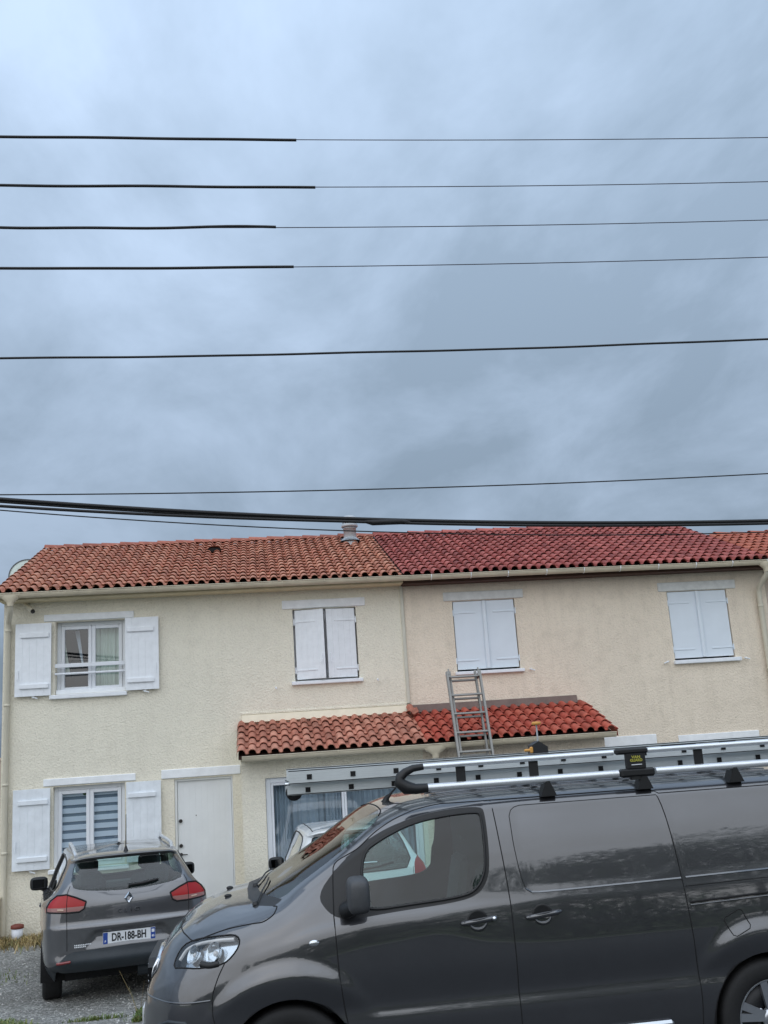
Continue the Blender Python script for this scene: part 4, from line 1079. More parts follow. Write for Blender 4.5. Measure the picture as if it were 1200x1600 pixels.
# ------------------------------------------------------------------ the van
VX, VY = .124, -9.235
def build_van():
    van = thing('delivery_van', 'dark grey panel van with roof rack and ladder parked across the driveway', 'van', (VX, VY, 0))
    low = [(.962, .85), (.946, .655), (.960, .545), (.93, .30), (.80, .22)]
    S = [(0, 1.785), (.42, 1.779), (.68, 1.764), (.785, 1.722), (.832, 1.62), (.888, 1.42), (.927, 1.20), (.944, 1.095)]+low
    st = [
     (-.893, [(0, .60), (.12, .598), (.18, .595), (.22, .59), (.25, .585), (.28, .58), (.30, .57), (.315, .56), (.33, .54), (.34, .51), (.34, .47), (.32, .41), (.28, .36)]),
     (-.872, [(0, .72), (.2, .715), (.27, .705), (.32, .695), (.36, .685), (.40, .67), (.43, .655), (.45, .64), (.47, .61), (.48, .56), (.48, .49), (.46, .40), (.40, .33)]),
     (-.84, [(0, .82), (.22, .812), (.31, .80), (.37, .788), (.42, .775), (.46, .76), (.49, .745), (.515, .72), (.545, .67), (.56, .60), (.56, .50), (.54, .39), (.47, .31)]),
     (-.78, [(0, .945), (.26, .932), (.38, .91), (.45, .885), (.50, .86), (.545, .83), (.58, .80), (.61, .77), (.645, .71), (.665, .63), (.665, .52), (.64, .38), (.55, .30)]),
     (-.68, [(0, 1.055), (.32, 1.04), (.48, 1.01), (.56, .98), (.62, .945), (.675, .90), (.715, .86), (.745, .82), (.775, .75), (.79, .66), (.79, .53), (.765, .37), (.65, .28)]),
     (-.55, [(0, 1.145), (.36, 1.13), (.56, 1.095), (.65, 1.06), (.72, 1.015), (.775, .96), (.815, .90), (.838, .85), (.86, .77), (.87, .68), (.87, .54), (.85, .36), (.73, .27)]),
     (-.39, [(0, 1.203), (.38, 1.19), (.62, 1.152), (.73, 1.115), (.80, 1.07), (.85, 1.01), (.88, .945), (.895, .89), (.912, .80), (.917, .68), (.92, .55), (.90, .34), (.78, .26)]),
     (-.2, [(0, 1.238), (.40, 1.226), (.68, 1.19), (.78, 1.158), (.845, 1.12), (.89, 1.065), (.915, 1.0), (.93, .94), (.945, .82), (.945, .66), (.952, .54), (.93, .33), (.8, .25)]),
     (-.04, [(0, 1.296), (.42, 1.293), (.71, 1.235), (.79, 1.212), (.85, 1.175), (.895, 1.115), (.922, 1.05), (.942, .98), (.955, .83), (.948, .655), (.958, .545), (.93, .32), (.8, .24)]),
     (.1, [(0, 1.381), (.42, 1.378), (.71, 1.325), (.79, 1.287), (.835, 1.245), (.885, 1.175), (.917, 1.10), (.948, 1.03)]+low),
     (.3, [(0, 1.499), (.42, 1.496), (.705, 1.45), (.785, 1.40), (.818, 1.345), (.868, 1.24), (.914, 1.14), (.950, 1.06)]+low),
     (.45, [(0, 1.591), (.42, 1.588), (.70, 1.553), (.785, 1.495), (.812, 1.44), (.862, 1.30), (.917, 1.165), (.952, 1.075)]+low),
     (.64, [(0, 1.692), (.42, 1.689), (.69, 1.666), (.785, 1.607), (.815, 1.54), (.865, 1.37), (.918, 1.18), (.953, 1.085)]+low),
     (.85, [(0, 1.752), (.42, 1.747), (.68, 1.730), (.785, 1.682), (.822, 1.60), (.870, 1.41), (.920, 1.19), (.955, 1.09)]+low),
     (1.2, [(0, 1.778), (.42, 1.773), (.68, 1.757), (.785, 1.714), (.829, 1.62), (.882, 1.42), (.924, 1.20), (.948, 1.095)]+low),
     (1.7, S), (2.4, S), (3.2, S),
     (3.45, [(y*.99, z-.006) for y, z in S]), (3.62, [(y*.965, z-.02) for y, z in S]), (3.69, [(y*.93, z-.05 if z > 1.2 else z) for y, z in S]), (3.715, [(y*.86, z-.11 if z > 1.2 else z) for y, z in S])]
    xk = [a for a, _ in st]; Y = np.array([b for _, b in st])
    xs = np.unique(np.concatenate([np.linspace(-.893, -.7, 26), np.arange(-.7, .9, .02), np.arange(.9, 3.4, .026), np.linspace(3.4, 3.715, 14)]))
    Cx = pchip(xk, Y, xs)                                          # (I,13,2)
    tk = np.arange(13); dens = [6, 6, 5, 6, 9, 10, 6, 11, 9, 5, 10, 5]
    tq = np.concatenate([np.linspace(i, i+1, n, endpoint=False) for i, n in enumerate(dens)]+[[12.]])
    G = np.empty((len(xs), len(tq), 3)); G[:, :, 0] = xs[:, None]
    for i in range(len(xs)): G[i, :, 1:] = catmull(tk, Cx[i], tq)
    G[:, 0, 1] = 0
    V, F1, F2 = mirror_grid(G); F = orient(V, F1, F2, np.array([1.4, 0, .9])); sh = Shell(V, F)
    # pressed relief: wheel-arch flares, recessed panels
    panel = smooth_poly([(1.41, 1.64), (1.41, 1.52), (1.43, 1.29), (1.46, 1.205), (1.52, 1.19), (2.44, 1.197), (2.425, 1.45), (2.39, 1.68), (1.48, 1.69), (1.425, 1.68)], 1)
    rear = [(2.46, 1.20), (3.5, 1.215), (3.5, 1.69), (2.405, 1.685)]
    side = np.abs(V[:, 1]) > .6; off = np.zeros(len(V)); P = V[:, [0, 2]]
    for cx in (0, 2.925):
        r = np.hypot(P[:, 0]-cx, P[:, 1]-.35); off += .030*(1-sstep(.50, .60, r))*side*(P[:, 1] < 1.0)*sstep(.56, .84, P[:, 1])
    for poly in (panel, rear):
        q, d = nearest(poly, P); ins = inside(poly, P); off -= .0018*sstep(0, .035, d)*ins*side
    V += sh.N*off[:, None]; sh.normals()
    fx = lambda C: np.abs(C[:, 1]) > .5
    arc = lambda cx, r: [(cx+r*math.cos(t), .35+r*math.sin(t)) for t in np.linspace(0, 2*math.pi, 48, endpoint=False)]
    for cx in (0, 2.925): sh.region('hole', arc(cx, .385), 'xz', fx)
    wsp = [(-.17, 0), (-.15, .35), (-.10, .55), (-.03, .70), (.15, .70), (.35, .695), (.52, .685), (.60, .655), (.645, .4), (.66, 0)]
    wsp = wsp+[(x, -y) for x, y in wsp[::-1][1:-1]]
    sh.region('windscreen', smooth_poly(wsp, 1), 'xy', lambda C: C[:, 2] > 1.15)
    cw = [(-.235, 0), (-.225, .4), (-.17, .63), (-.07, .755), (-.01, .72), (-.03, .69), (-.10, .54), (-.15, .34), (-.17, 0)]; cw = cw+[(x, -y) for x, y in cw[::-1][1:-1]]
    sh.region('cowl', cw, 'xy', lambda C: C[:, 2] > 1.1)
    glass = smooth_poly([(.47, 1.475), (.61, 1.56), (.8, 1.635), (1.01, 1.665), (1.215, 1.672), (1.235, 1.65), (1.23, 1.44), (1.21, 1.31), (1.14, 1.22), (1.02, 1.195), (.74, 1.18), (.49, 1.165), (.465, 1.22)], 2)
    black = smooth_poly([(.19, 1.265), (.31, 1.40), (.45, 1.51), (.61, 1.605), (.82, 1.672), (1.02, 1.70), (1.24, 1.705), (1.262, 1.67), (1.255, 1.42), (1.23, 1.28), (1.15, 1.195), (.99, 1.168), (.66, 1.15), (.42, 1.130), (.31, 1.135), (.24, 1.18)], 2)
    far = np.array([(x, z-.10*(z < 1.30)) for x, z in glass])
    sh.region('door_glass', glass, 'xz', lambda C: C[:, 1] < -.5); sh.region('door_glass', far, 'xz', lambda C: C[:, 1] > .5); sh.region('surround', black, 'xz', fx)
    hl = smooth_poly([(-.675, .905), (-.66, .96), (-.615, 1.02), (-.55, 1.05), (-.48, 1.068), (-.39, 1.08), (-.31, 1.088), (-.275, 1.07), (-.28, 1.03), (-.32, .98), (-.37, .942), (-.47, .925), (-.53, .918), (-.62, .915)], 1)
    sh.region('headlight', hl, 'xz', fx)
    bp = [(-.36, .955), (-.41, .86), (-.44, .76), (-.44, .69), (-.42, .60), (-.40, .1), (-1.2, .1), (-1.2, .86), (-.80, .86), (-.69, .895), (-.62, .912), (-.53, .915), (-.47, .922), (-.39, .938)]
    hp = [(-.665, 0), (-.655, .25), (-.63, .45), (-.595, .58), (-.55, .675), (-.45, .735), (-.31, .785), (-.2, .822), (-.13, .842), (-.075, .83), (-.05, .775), (-.07, .755), (-.17, .63), (-.225, .4), (-.235, 0)]
    hood = hp+[(x, -y) for x, y in hp[::-1][1:-1]]
    sh.region('hood', hood, 'xy', lambda C: C[:, 2] > .98)
    sh.region('front_bumper', bp, 'xz')
    fd = [(.30, 1.41), (.28, 1.15), (.29, .88), (.31, .69), (.33, .57), (.45, .28), (1.35, .28), (1.35, .47), (1.347, 1.12), (1.325, 1.51), (1.31, 1.733), (1.03, 1.733), (.85, 1.712), (.72, 1.672), (.58, 1.602), (.46, 1.512)]
    sd = [(1.31, 1.733), (1.325, 1.51), (1.347, 1.12), (1.35, .47), (1.35, .28), (2.46, .28), (2.46, .35), (2.47, .51), (2.46, .89), (2.445, 1.21), (2.43, 1.45), (2.395, 1.69), (2.36, 1.725), (2.28, 1.733)]
    sh.region('front_door', fd, 'xz', fx); sh.region('sliding_door', sd, 'xz', fx)
    sh.lab[sh.lab == ''] = 'body'
    sh.normals(); sh.bvh(); C = sh.V[sh.F].mean(1); Lf = C[:, 1] < 0
    body = part('body', sh.mesh('body', sh.lab == 'body', 'paint_van'), None, van, world=False)
    # end caps of the loft
    I, J = len(xs), len(tq)
    for i in (0, I-1):
        ring = [tuple(V[i*J+j]) for j in range(J)]; ring2 = [tuple(V[I*J+i*J+j]) for j in range(J-1, -1, -1)]
        part('nose_panel' if i == 0 else 'tail_panel', MB()._add(ring+ring2, [tuple(range(2*J))]), 'paint_van', van, world=False)
    parts = {}
    for nm, mat, both in (('hood', 'paint_van', 0), ('front_bumper', 'paint_van', 0), ('windscreen', 'glass_wind', 0), ('cowl', 'plastic_black', 0)):
        parts[nm] = part(nm, sh.mesh(nm, sh.lab == nm, mat), None, van, world=False)
    for nm, mat in (('front_door', 'paint_van'), ('sliding_door', 'paint_van'), ('headlight', 'lens_clear')):
        for left in (True, False):
            o = part(nm, sh.mesh(nm, (sh.lab == nm) & (Lf == left), mat), None, van, world=False); parts[nm, left] = o
    for nm, pn, mat in (('door_glass', 'window', 'glass_car'), ('surround', 'window_surround', 'plastic_black')):
        for left in (True, False): part(pn, sh.mesh(pn, (sh.lab == nm) & (Lf == left), mat), None, parts['front_door', left], world=False)
    lin = np.isin(sh.lab, ['body', 'hood', 'front_door', 'sliding_door', 'surround', 'front_bumper', 'cowl'])
    part('lining', sh.mesh('lining', lin, 'interior_dark', -.02, True), None, van, world=False)
    part('underbody', MB().box(-.7, 3.6, -.70, .70, .24, .36), 'seam_dark', van, world=False)
    # seams (near and far side)
    for s in (-1, 1):
        seam(sh, fd[1:11], 'xz', s, parts['front_door', s < 0]); seam(sh, fd[10:]+[fd[0], fd[1]], 'xz', s, parts['front_door', s < 0])
        seam(sh, sd[4:]+[sd[0]], 'xz', s, parts['sliding_door', s < 0])
        seam(sh, [(2.36, 1.727), (2.40, 1.70), (3.4, 1.70)], 'xz', s, van); seam(sh, [(1.31, 1.733), (1.75, 1.733), (2.28, 1.733)], 'xz', s, van, .004)
        seam(sh, glass if s < 0 else far, 'xz', s, parts['front_door', s < 0], .009, 'plastic_black', 'window_seal', closed=True)
        seam(sh, hl, 'xz', s, parts['headlight', s < 0], .005, closed=True)
        seam(sh, [(-.36, .955), (-.41, .86), (-.44, .76), (-.44, .69), (-.42, .60), (-.41, .45)], 'xz', s, parts['front_bumper'])
        seam(sh, [(-.86, .735), (-.80, .735), (-.61, .74), (-.45, .755)], 'xz', s, parts['front_bumper'], .006, 'paint_van', 'crease')
        seam(sh, [(2.47, 1.055), (3.5, 1.085)], 'xz', s, van, .008, 'seam_dark', 'door_track', -.002); seam(sh, [(2.47, 1.038), (3.5, 1.066)], 'xz', s, van, .005, 'paint_van', 'track_lip', .003)
        seam(sh, [(2.46, 1.148), (3.5, 1.165)], 'xz', s, van, .0028)
        hn = [(x, s*y) for x, y in hp]; seam(sh, hn[2:12], 'xy', 1, parts['hood'], .004)
    seam(sh, [(x, y) for x, y in hp[:4]]+[], 'xy', 1, parts['hood'], .004); seam(sh, [(x, -y) for x, y in hp[:4]], 'xy', 1, parts['hood'], .004)
    seam(sh, [(.622, .56), (.655, .4), (.67, 0), (.655, -.4), (.622, -.56)], 'xy', 1, van, .005)
    seam(sh, smooth_poly([(2.665, .945), (2.727, .97), (2.79, .995), (2.812, .94), (2.835, .885), (2.775, .86), (2.715, .835), (2.69, .89)], 1), 'xz', -1, van, .003, name='fuel_flap_seam', closed=True)
    for s in (-1, 1):
        seam(sh, [(2.39, 1.692), (1.49, 1.692), (1.435, 1.675), (1.412, 1.63), (1.412, 1.52), (1.432, 1.29), (1.45, 1.22)], 'xz', s, parts['sliding_door', s < 0], .0026, name='panel_line')
        ribbon(sh, [(1.45, 1.220), (1.475, 1.200), (1.53, 1.194), (2.44, 1.202)], 'xz', s, parts['sliding_door', s < 0])
        ribbon(sh, [(2.47, 1.204), (3.45, 1.218)], 'xz', s, van)
    # roof ribs
    for y in (-.5, -.3, -.1, .1, .3, .5):
        p = sh.lay([(1.0, y), (3.4, y)], 'xy', 1, .0); part('roof_rib', MB().tube(p, .012, 6, flat=(1.6, .6)), 'paint_van', van, world=False)
    # handles with cups
    for s in (-1, 1):
        for nm, x0 in (('front_door', 1.035), ('sliding_door', 1.435)):
            d = parts[nm, s < 0]; c, n = sh.hit((x0+.10, 5*s, 1.065), (0, -s, 0))
            cup = MB(); M = Matrix.Translation(c) @ Matrix.Rotation(-s*math.pi/2, 4, 'X').inverted()
            M = Matrix.Translation(c) @ Matrix.Rotation(s*-math.pi/2, 4, 'X')
            cup.lathe([(0, .0005), (.050, .001), (.062, .003), (.064, 0)], 24, M @ Matrix.Diagonal((1, .92, 1, 1))); part('handle_cup_shade', cup, 'seam_dark' if False else 'plastic_black', d, world=False)  # flat black disc stands in for the shade inside the cup recess
            part('cup_glint', MB().tube([(c.x+.056*math.cos(t), c.y+s*.004, c.z+.052*math.sin(t)) for t in np.linspace(math.pi*1.12, math.pi*1.88, 10)], [.003, .007, .010, .012, .013, .013, .012, .010, .007, .003], 6), 'paint_van', d, world=False)  # raised crescent shaped to catch sky, for the cup's bright lower edge
            lo = MB().lathe([(.0, .002), (.052, .0025), (.056, .0)], 24, M @ Matrix.Translation((0, 0, .002)) @ Matrix.Diagonal((1, .9, 1, 1)))
            hb = MB().tube([(x0, c.y+s*.012, 1.052), (x0+.03, c.y+s*.034, 1.058), (x0+.10, c.y+s*.038, 1.066), (x0+.18, c.y+s*.034, 1.072), (x0+.212, c.y+s*.012, 1.074)], [.010, .015, .016, .015, .010], 10, flat=(.8, 1.0))
            part('handle', hb, 'paint_van', d, world=False)
            part('handle_glint', MB().tube([(x0+.01, c.y+s*.030, 1.064), (x0+.10, c.y+s*.054, 1.078), (x0+.2, c.y+s*.03, 1.086)], .003, 6), 'plastic_grey', d, world=False)  # thin added strip stands in for the highlight along the handle
            if nm == 'front_door': part('lock_cylinder', MB().lathe([(0, .058), (.012, .056), (.012, .03)], 12, Matrix.Translation((x0+.192, c.y, 1.073)) @ Matrix.Rotation(-s*math.pi/2, 4, 'X')), 'chrome', d, world=False)
        # side repeater
        c, n = sh.hit((.155, 5*s, 1.02), (0, -s, 0)); part('side_indicator', MB().sphere(c, .032, 14, 8, (1, .35, .6)), 'reflector', van, world=False)
        # mirror
        mr = part('mirror', MB().rbox((.415, s*1.09, 1.285), (.065, .115, .10), e=.5), 'plastic_grey', van, world=False)
        part('arm', MB().tube([(.36, s*.90, 1.18), (.35, s*1.0, 1.19), (.40, s*1.06, 1.215)], [.05, .045, .04], 10), 'plastic_black', mr, world=False)
        part('mirror_glass', MB().box(.470, .478, min(s*1.02, s*1.16), max(s*1.02, s*1.16), 1.23, 1.34), 'chrome', mr, world=False)
        part('band', MB().box(.352, .45, min(s*.99, s*1.15), max(s*.99, s*1.15), 1.238, 1.252, bev=.004), 'plastic_black', mr, world=False)
        part('side_pale_strip', MB().box(1.45, 2.27, min(s*.955, s*.985), max(s*.955, s*.985), .30, .415, bev=.03), 'alloy', van, world=False)  # pale bevelled strip low on the body side
        # head lamp internals
        H = parts['headlight', s < 0]
        ya, yb = sorted((s*.45, s*.8))
        bowl = part('lamp_housing', sh.mesh('lamp_housing', (sh.lab == 'headlight') & (Lf == (s < 0)), 'reflector', -.045), None, H, world=False)
        for cx, cz, rr, mat in ((-.565, .985, .052, 'chrome'), (-.44, 1.0, .058, 'chrome')):
            c, n = sh.hit((cx, 5*s, cz), (0, -s, 0))
            if n.dot(Vector((0, s, 0))) < 0: n = -n
            n = (n+Vector((-.5, 0, 0))).normalized(); M = Matrix.Translation(c-n*.05) @ n.to_track_quat('Z', 'Y').to_matrix().to_4x4()
            part('lamp_reflector', MB().lathe([(.0, -.01), (rr*.6, .0), (rr*.95, .03), (rr, .045), (rr*1.06, .045)], 24, M), 'reflector', H, world=False); part('bulb', MB().sphere(c-n*.03, .016, 10, 6), 'white_lens', H, world=False)
        seam(sh, [(-.645, .95), (-.60, 1.005), (-.54, 1.035), (-.46, 1.055), (-.38, 1.066), (-.31, 1.07)], 'xz', s, H, .011, 'white_lens', 'light_strip', -.012)
        seam(sh, [(-.505, .942), (-.46, .935), (-.40, .945)], 'xz', s, van, .022, 'plastic_black', 'washer_cover', -.008)
    # grille, badge
    gm = part('grille', MB().prism([(-.27, .70), (.27, .70), (.36, .86), (.30, .905), (-.30, .905), (-.36, .86)], -.858, -.78, axis='x'), 'plastic_black', van, world=False)
    part('grille_frame', MB().tube([(-.868, -.24, .69), (-.815, -.36, .86), (-.795, -.33, .905), (-.80, 0, .925), (-.795, .33, .905), (-.815, .36, .86), (-.868, .24, .69), (-.875, 0, .68), (-.868, -.24, .69)], .012, 8), 'chrome', gm, world=False)
    for k in range(5): part('grille_bar', MB().box(-.866, -.855, -.28, .28, .725+k*.034, .737+k*.034, bev=.003), 'chrome', gm, world=False)
    part('number_plate', MB().box(-.905, -.893, -.26, .26, .50, .61), 'plate_white', van, world=False)
    part('lower_intake', MB().prism([(-.45, .34), (.45, .34), (.42, .46), (-.42, .46)], -.90, -.85, axis='x'), 'plastic_black', van, world=False)
    for s in (-1, 1):
        seam(sh, [(-.77, .60), (-.70, .635), (-.60, .635), (-.56, .58), (-.60, .50), (-.72, .49), (-.77, .53)], 'xz', s, van, .012, 'plastic_bumper', 'fog_surround', 0, True)
        c, n = sh.hit((-.68, 5*s, .55), (0, -s, 0)); part('fog_lamp', MB().sphere(c-Vector((0, s*.012, 0)), .055, 14, 8, (1, .35, 1)), 'plastic_black', van, world=False)
    # wipers, washer jets, aerial
    for y0, y1 in ((-.02, .60), (-.60, .0)):
        a = sh.lay(smooth_line([(-.165, y0), (-.13, y0+.2), (-.10, (y0+y1)/2+.1), (-.085 if abs(y1) < .3 else -.04, y1)]), 'xy', 1, .012); wp = part('wiper', MB().tube(a, .0055, 6), 'plastic_black', van, world=False)
        c_, n_ = sh.hit((-.18, y0, 5), (0, 0, -1)); part('wiper_pivot', MB().lathe([(0, .02), (.016, .018), (.02, 0)], 12, Matrix.Translation(c_)), 'plastic_black', wp, world=False)
    for y in (-.12, .30):
        c, n = sh.hit((-.36, y, 5), (0, 0, -1)); part('washer_jet', MB().sphere(c+n*.004, .018, 8, 6, (1.4, 1, .7)), 'plastic_black', van, world=False)
    c, n = sh.hit((.73, -.02, 5), (0, 0, -1))
    part('aerial', MB().tube([c-n*.01, c+Vector((.02, 0, .03)), c+Vector((.05, 0, .055)), c+Vector((.19, 0, .20))], [.03, .018, .007, .004], 8), 'plastic_black', van, world=False)
    # wheels and arch liners
    for cx in (0, 2.925):
        for s in (-1, 1):
            wheel(van, cx, s*.845, .345, .345, .215, .228, s)
            lin_ = MB(); N = 24
            vs = [(cx+(.388)*math.cos(math.pi*(k/N)*1.16-.25), s*y, .35+.388*math.sin(math.pi*(k/N)*1.16-.25)) for y in (.62, .965) for k in range(N+1)]
            lin_._add(vs, [(k, k+1, N+2+k, N+1+k) for k in range(N)], True); lin_._add([(cx+.388*math.cos(2*math.pi*k/24), s*.63, .35+.388*math.sin(2*math.pi*k/24)) for k in range(24)], [tuple(range(24))])
            part('arch_liner', lin_, 'seam_dark', van, world=False)
    # cab
    part('bulkhead', MB().box(1.33, 1.35, -.76, .76, .35, 1.66), 'interior_dark', van, world=False)
    part('dashboard', MB().prism([(-.05, .6), (-.05, 1.12), (.16, 1.17), (.36, 1.13), (.40, .95), (.34, .6)], -.80, .80), 'interior_dark', van, world=False)
    RM = lambda x, y: Matrix.Translation((x, y, .75)) @ Matrix.Rotation(math.pi/2, 4, 'Z')
    for y in (-.45, .42): seat(van, RM(1.02, y), .48, hb=.46)
    part('steering_wheel', torus(.185, .017, Matrix.Translation((.54, -.43, 1.13)) @ Matrix.Rotation(rad(62), 4, 'Y')).box(-.02, .02, -.17, .17, -.01, .01, M=Matrix.Translation((.54, -.43, 1.13)) @ Matrix.Rotation(rad(62), 4, 'Y')), 'plastic_black', van, world=False)
    part('cab_floor', MB().box(-.1, 1.33, -.85, .85, .45, .5), 'interior_dark', van, world=False)
    # roof rack with side rails
    ny = -.80
    rack = part('roof_rack', MB().tube([(.90, ny, 1.838), (2.16, ny, 1.838)], .024, 14).tube([(2.41, ny, 1.838), (3.62, ny, 1.838)], .024, 14), 'alu_bright', van, world=False)
    part('upper_rail', MB().tube([(.88, ny, 1.968), (2.14, ny, 1.972)], .017, 12).tube([(2.36, ny, 1.972), (3.62, ny, 1.972)], .017, 12), 'alu_bright', rack, world=False)
    cap = MB()
    arcp = [(.915, 1.838), (.84, 1.836), (.78, 1.848), (.735, 1.885), (.745, 1.915), (.78, 1.942), (.83, 1.962), (.895, 1.968)]
    cap.tube([(x, ny, z) for x, z in arcp], [.028, .032, .042, .036, .030, .026, .022, .020], 12); part('end_cap', cap, 'plastic_black', rack, world=False)
    br = MB().box(2.17, 2.40, ny-.03, ny+.03, 1.812, 1.865, bev=.012).box(2.15, 2.37, ny-.028, ny+.02, 1.955, 1.995, bev=.012).box(2.215, 2.345, ny-.026, ny+.012, 1.86, 1.96, bev=.006); br.box(2.24, 2.30, ny-.02, ny+.02, 1.795, 1.815)
    part('bracket', br, 'plastic_black', rack, world=False)
    LM = Matrix.Translation((2.28, ny-.028, 1.925)) @ Matrix.Rotation(math.pi/2, 4, 'X')
    for txt, dz, sz, mat, xs_ in (('VAN', .010, .024, 'yellow_ink', 1.2), ('GUARD', -.010, .024, 'yellow_ink', 1.0), ('', 0, 0, '', 1)):
        if txt: part('lettering', text_mesh(txt, sz, mat, .0006, Matrix.Translation((0, 0, dz)) @ LM, .0006, xs_), None, rack, world=False)
    part('lettering', MB().box(2.245, 2.315, ny-.0295, ny-.028, 1.886, 1.891), 'plate_white', rack, world=False)
    for x in (1.685, 2.325, 2.945):
        c, n = sh.hit((x, ny+.04, 5), (0, 0, -1)); zt = c.z
        part('foot', MB().prism([(x-.052, zt-.008), (x+.052, zt-.008), (x+.03, zt+.045), (x+.01, 1.83), (x-.01, 1.83), (x-.03, zt+.045)], ny-.02, ny+.07), 'plastic_black', rack, world=False)
    for x in (1.135, 1.61, 2.72, 3.3): part('upright', MB().box(x-.03, x+.03, ny+.012, ny+.022, 1.83, 1.975), 'plastic_black', rack, world=False)
    for x in (1.685, 2.325, 2.945): part('cross_bar', MB().box(x-.022, x+.022, -.78, .78, 1.805, 1.832, bev=.006), 'alu', rack, world=False)
    return van, sh
van, vsh = build_van()

# ladder carried on the van
def roof_ladder():
    L = thing('extension_ladder', 'long aluminium extension ladder lying on the grey van roof rack', 'ladder', (VX+2, VY-.15, 1.83))
    x0, x1 = .05, 4.25
    ny, fy_ = -.44, .06
    for k, (z0, z1, xa, dy) in enumerate(((1.905, 1.99, x0+.01, -.03), (1.833, 1.915, x0, .035))):
        for y in (ny+dy, fy_+dy):
            mb = MB().box(xa, x1, y-.004, y+.004, z0, z1).box(xa, x1, y-.004, y+.028, z1-.006, z1+.001).box(xa, x1, y-.004, y+.028, z0-.001, z0+.006)
            for g in (.32, .62): pass
            part('stile', mb, 'alu', L); o_ = L.children[-1]; o_.location = (VX, VY, 0)
        x = xa+.135; zc = (z0+z1)/2-(.012 if k else 0.002)
        while x < x1-.05:
            o = part('rung', MB().box(x-.017, x+.017, ny+dy-.006, fy_+dy, zc-.015, zc+.015, bev=.002), 'alu', L); o.location = (VX, VY, 0)
            o = part('rung_hole_shade', MB().box(x-.0165, x+.0165, ny+dy-.0095, ny+dy-.0058, zc-.016, zc+.016), 'seam_dark', L); o.location = (VX, VY, 0)  # dark plate stands in for the shade in the open rung end
            x += .285
    o = part('rubber_foot', MB().lathe([(0, -.02), (.05, -.02), (.055, 0), (.05, .02), (0, .02)], 20, Matrix.Translation((x0+.045, ny+.068, 1.850)) @ Matrix.Rotation(math.pi/2, 4, 'X')), 'rubber', L); o.location = (VX, VY, 0)
    o = part('end_bolt', MB().tube([(x0-.012, ny+.035, 1.905), (x0+.02, ny+.035, 1.905)], .010, 8), 'chrome', L); o.location = (VX, VY, 0)
    for a, b in ((2.60, 2.85), (3.02, 3.14)):
        o = part('sticker', MB().box(a, b, ny-.0365, ny-.034, 1.955, 1.985), 'plastic_bumper', L); o.location = (VX, VY, 0)
    o = part('lettering', text_mesh('VAN', .024, 'plate_white', .0005, Matrix.Translation((2.735, ny-.0372, 1.970)) @ Matrix.Rotation(math.pi/2, 4, 'X'), .0006, 1.3), None, L); o.location = (VX, VY, 0)
    cl = thing('ladder_clamp', 'black ladder clamp with yellow wing knobs gripping the roof ladder', 'clamp', (VX+1.78, VY-.30, 1.985))
    part('jaw', MB().prism([(-.055, 0), (.06, 0), (.06, .045), (.0, .085), (-.05, .06)], -.06, .05), 'plastic_black', cl, world=False)
    part('threaded_rod', MB().tube([(.01, 0, -.16), (.01, 0, .20)], .006, 8), 'steel', cl, world=False)
    part('knob', MB().lathe([(0, .195), (.03, .195), (.034, .205), (.03, .215), (0, .218)], 14, Matrix.Translation((.01, 0, 0))), 'yellow_knob', cl, world=False)
    part('wing_knob', MB().box(-.11, -.05, -.072, -.058, .020, .038, bev=.006).box(-.07, -.048, -.076, -.054, .008, .05, bev=.006), 'yellow_knob', cl, world=False)
roof_ladder()
# ------------------------------------------------------------------ hatchback cars (local: x right, y forward from the tail, z up)
def car_shell(ctrl, su=1, sv=1, sz=1):
    Ct = np.array(ctrl, float)*np.array([su, sv, sz])              # (S,K,3) as (u,v,z)
    S, K, _ = Ct.shape
    seg = np.linalg.norm(np.diff(Ct[:, 5], axis=0), axis=1); sk = np.concatenate([[0], np.cumsum(seg)])
    sq = np.unique(np.concatenate([np.linspace(a, b, max(3, int((b-a)/.022))) for a, b in zip(sk, sk[1:])]))
    C2 = catmull(sk, Ct.reshape(S, -1), sq).reshape(len(sq), K, 3)
    tq = np.concatenate([np.linspace(i, i+1, n, endpoint=False) for i, n in enumerate([4, 5, 5, 8, 6, 7, 7, 8, 7, 4, 5, 10])]+[[K-1.]])
    G = np.empty((len(sq), len(tq), 3))
    for i in range(len(sq)):
        q = pchip(np.arange(K), C2[i], tq); G[i] = q
    G[0, :, 1] = 0; G[-1, :, 1] = 0; G[:, -1, 1] = 0
    V, F1, F2 = mirror_grid(G); F = orient(V, F1, F2, np.array([2.0*su, 0, .8]))
    # to x right, y forward : swap axes (mirror flips orientation, so reverse faces)
    V = V[:, [1, 0, 2]]; F = F[:, ::-1]
    return V, F
ZR = [.22, .34, .44, .54, .745, .80, .95, 1.06, 1.23, 1.365, 1.405, 1.43, 1.44]
def row(u, v, z): return [(a, b, c) for a, b, c in zip(u, v, z)]
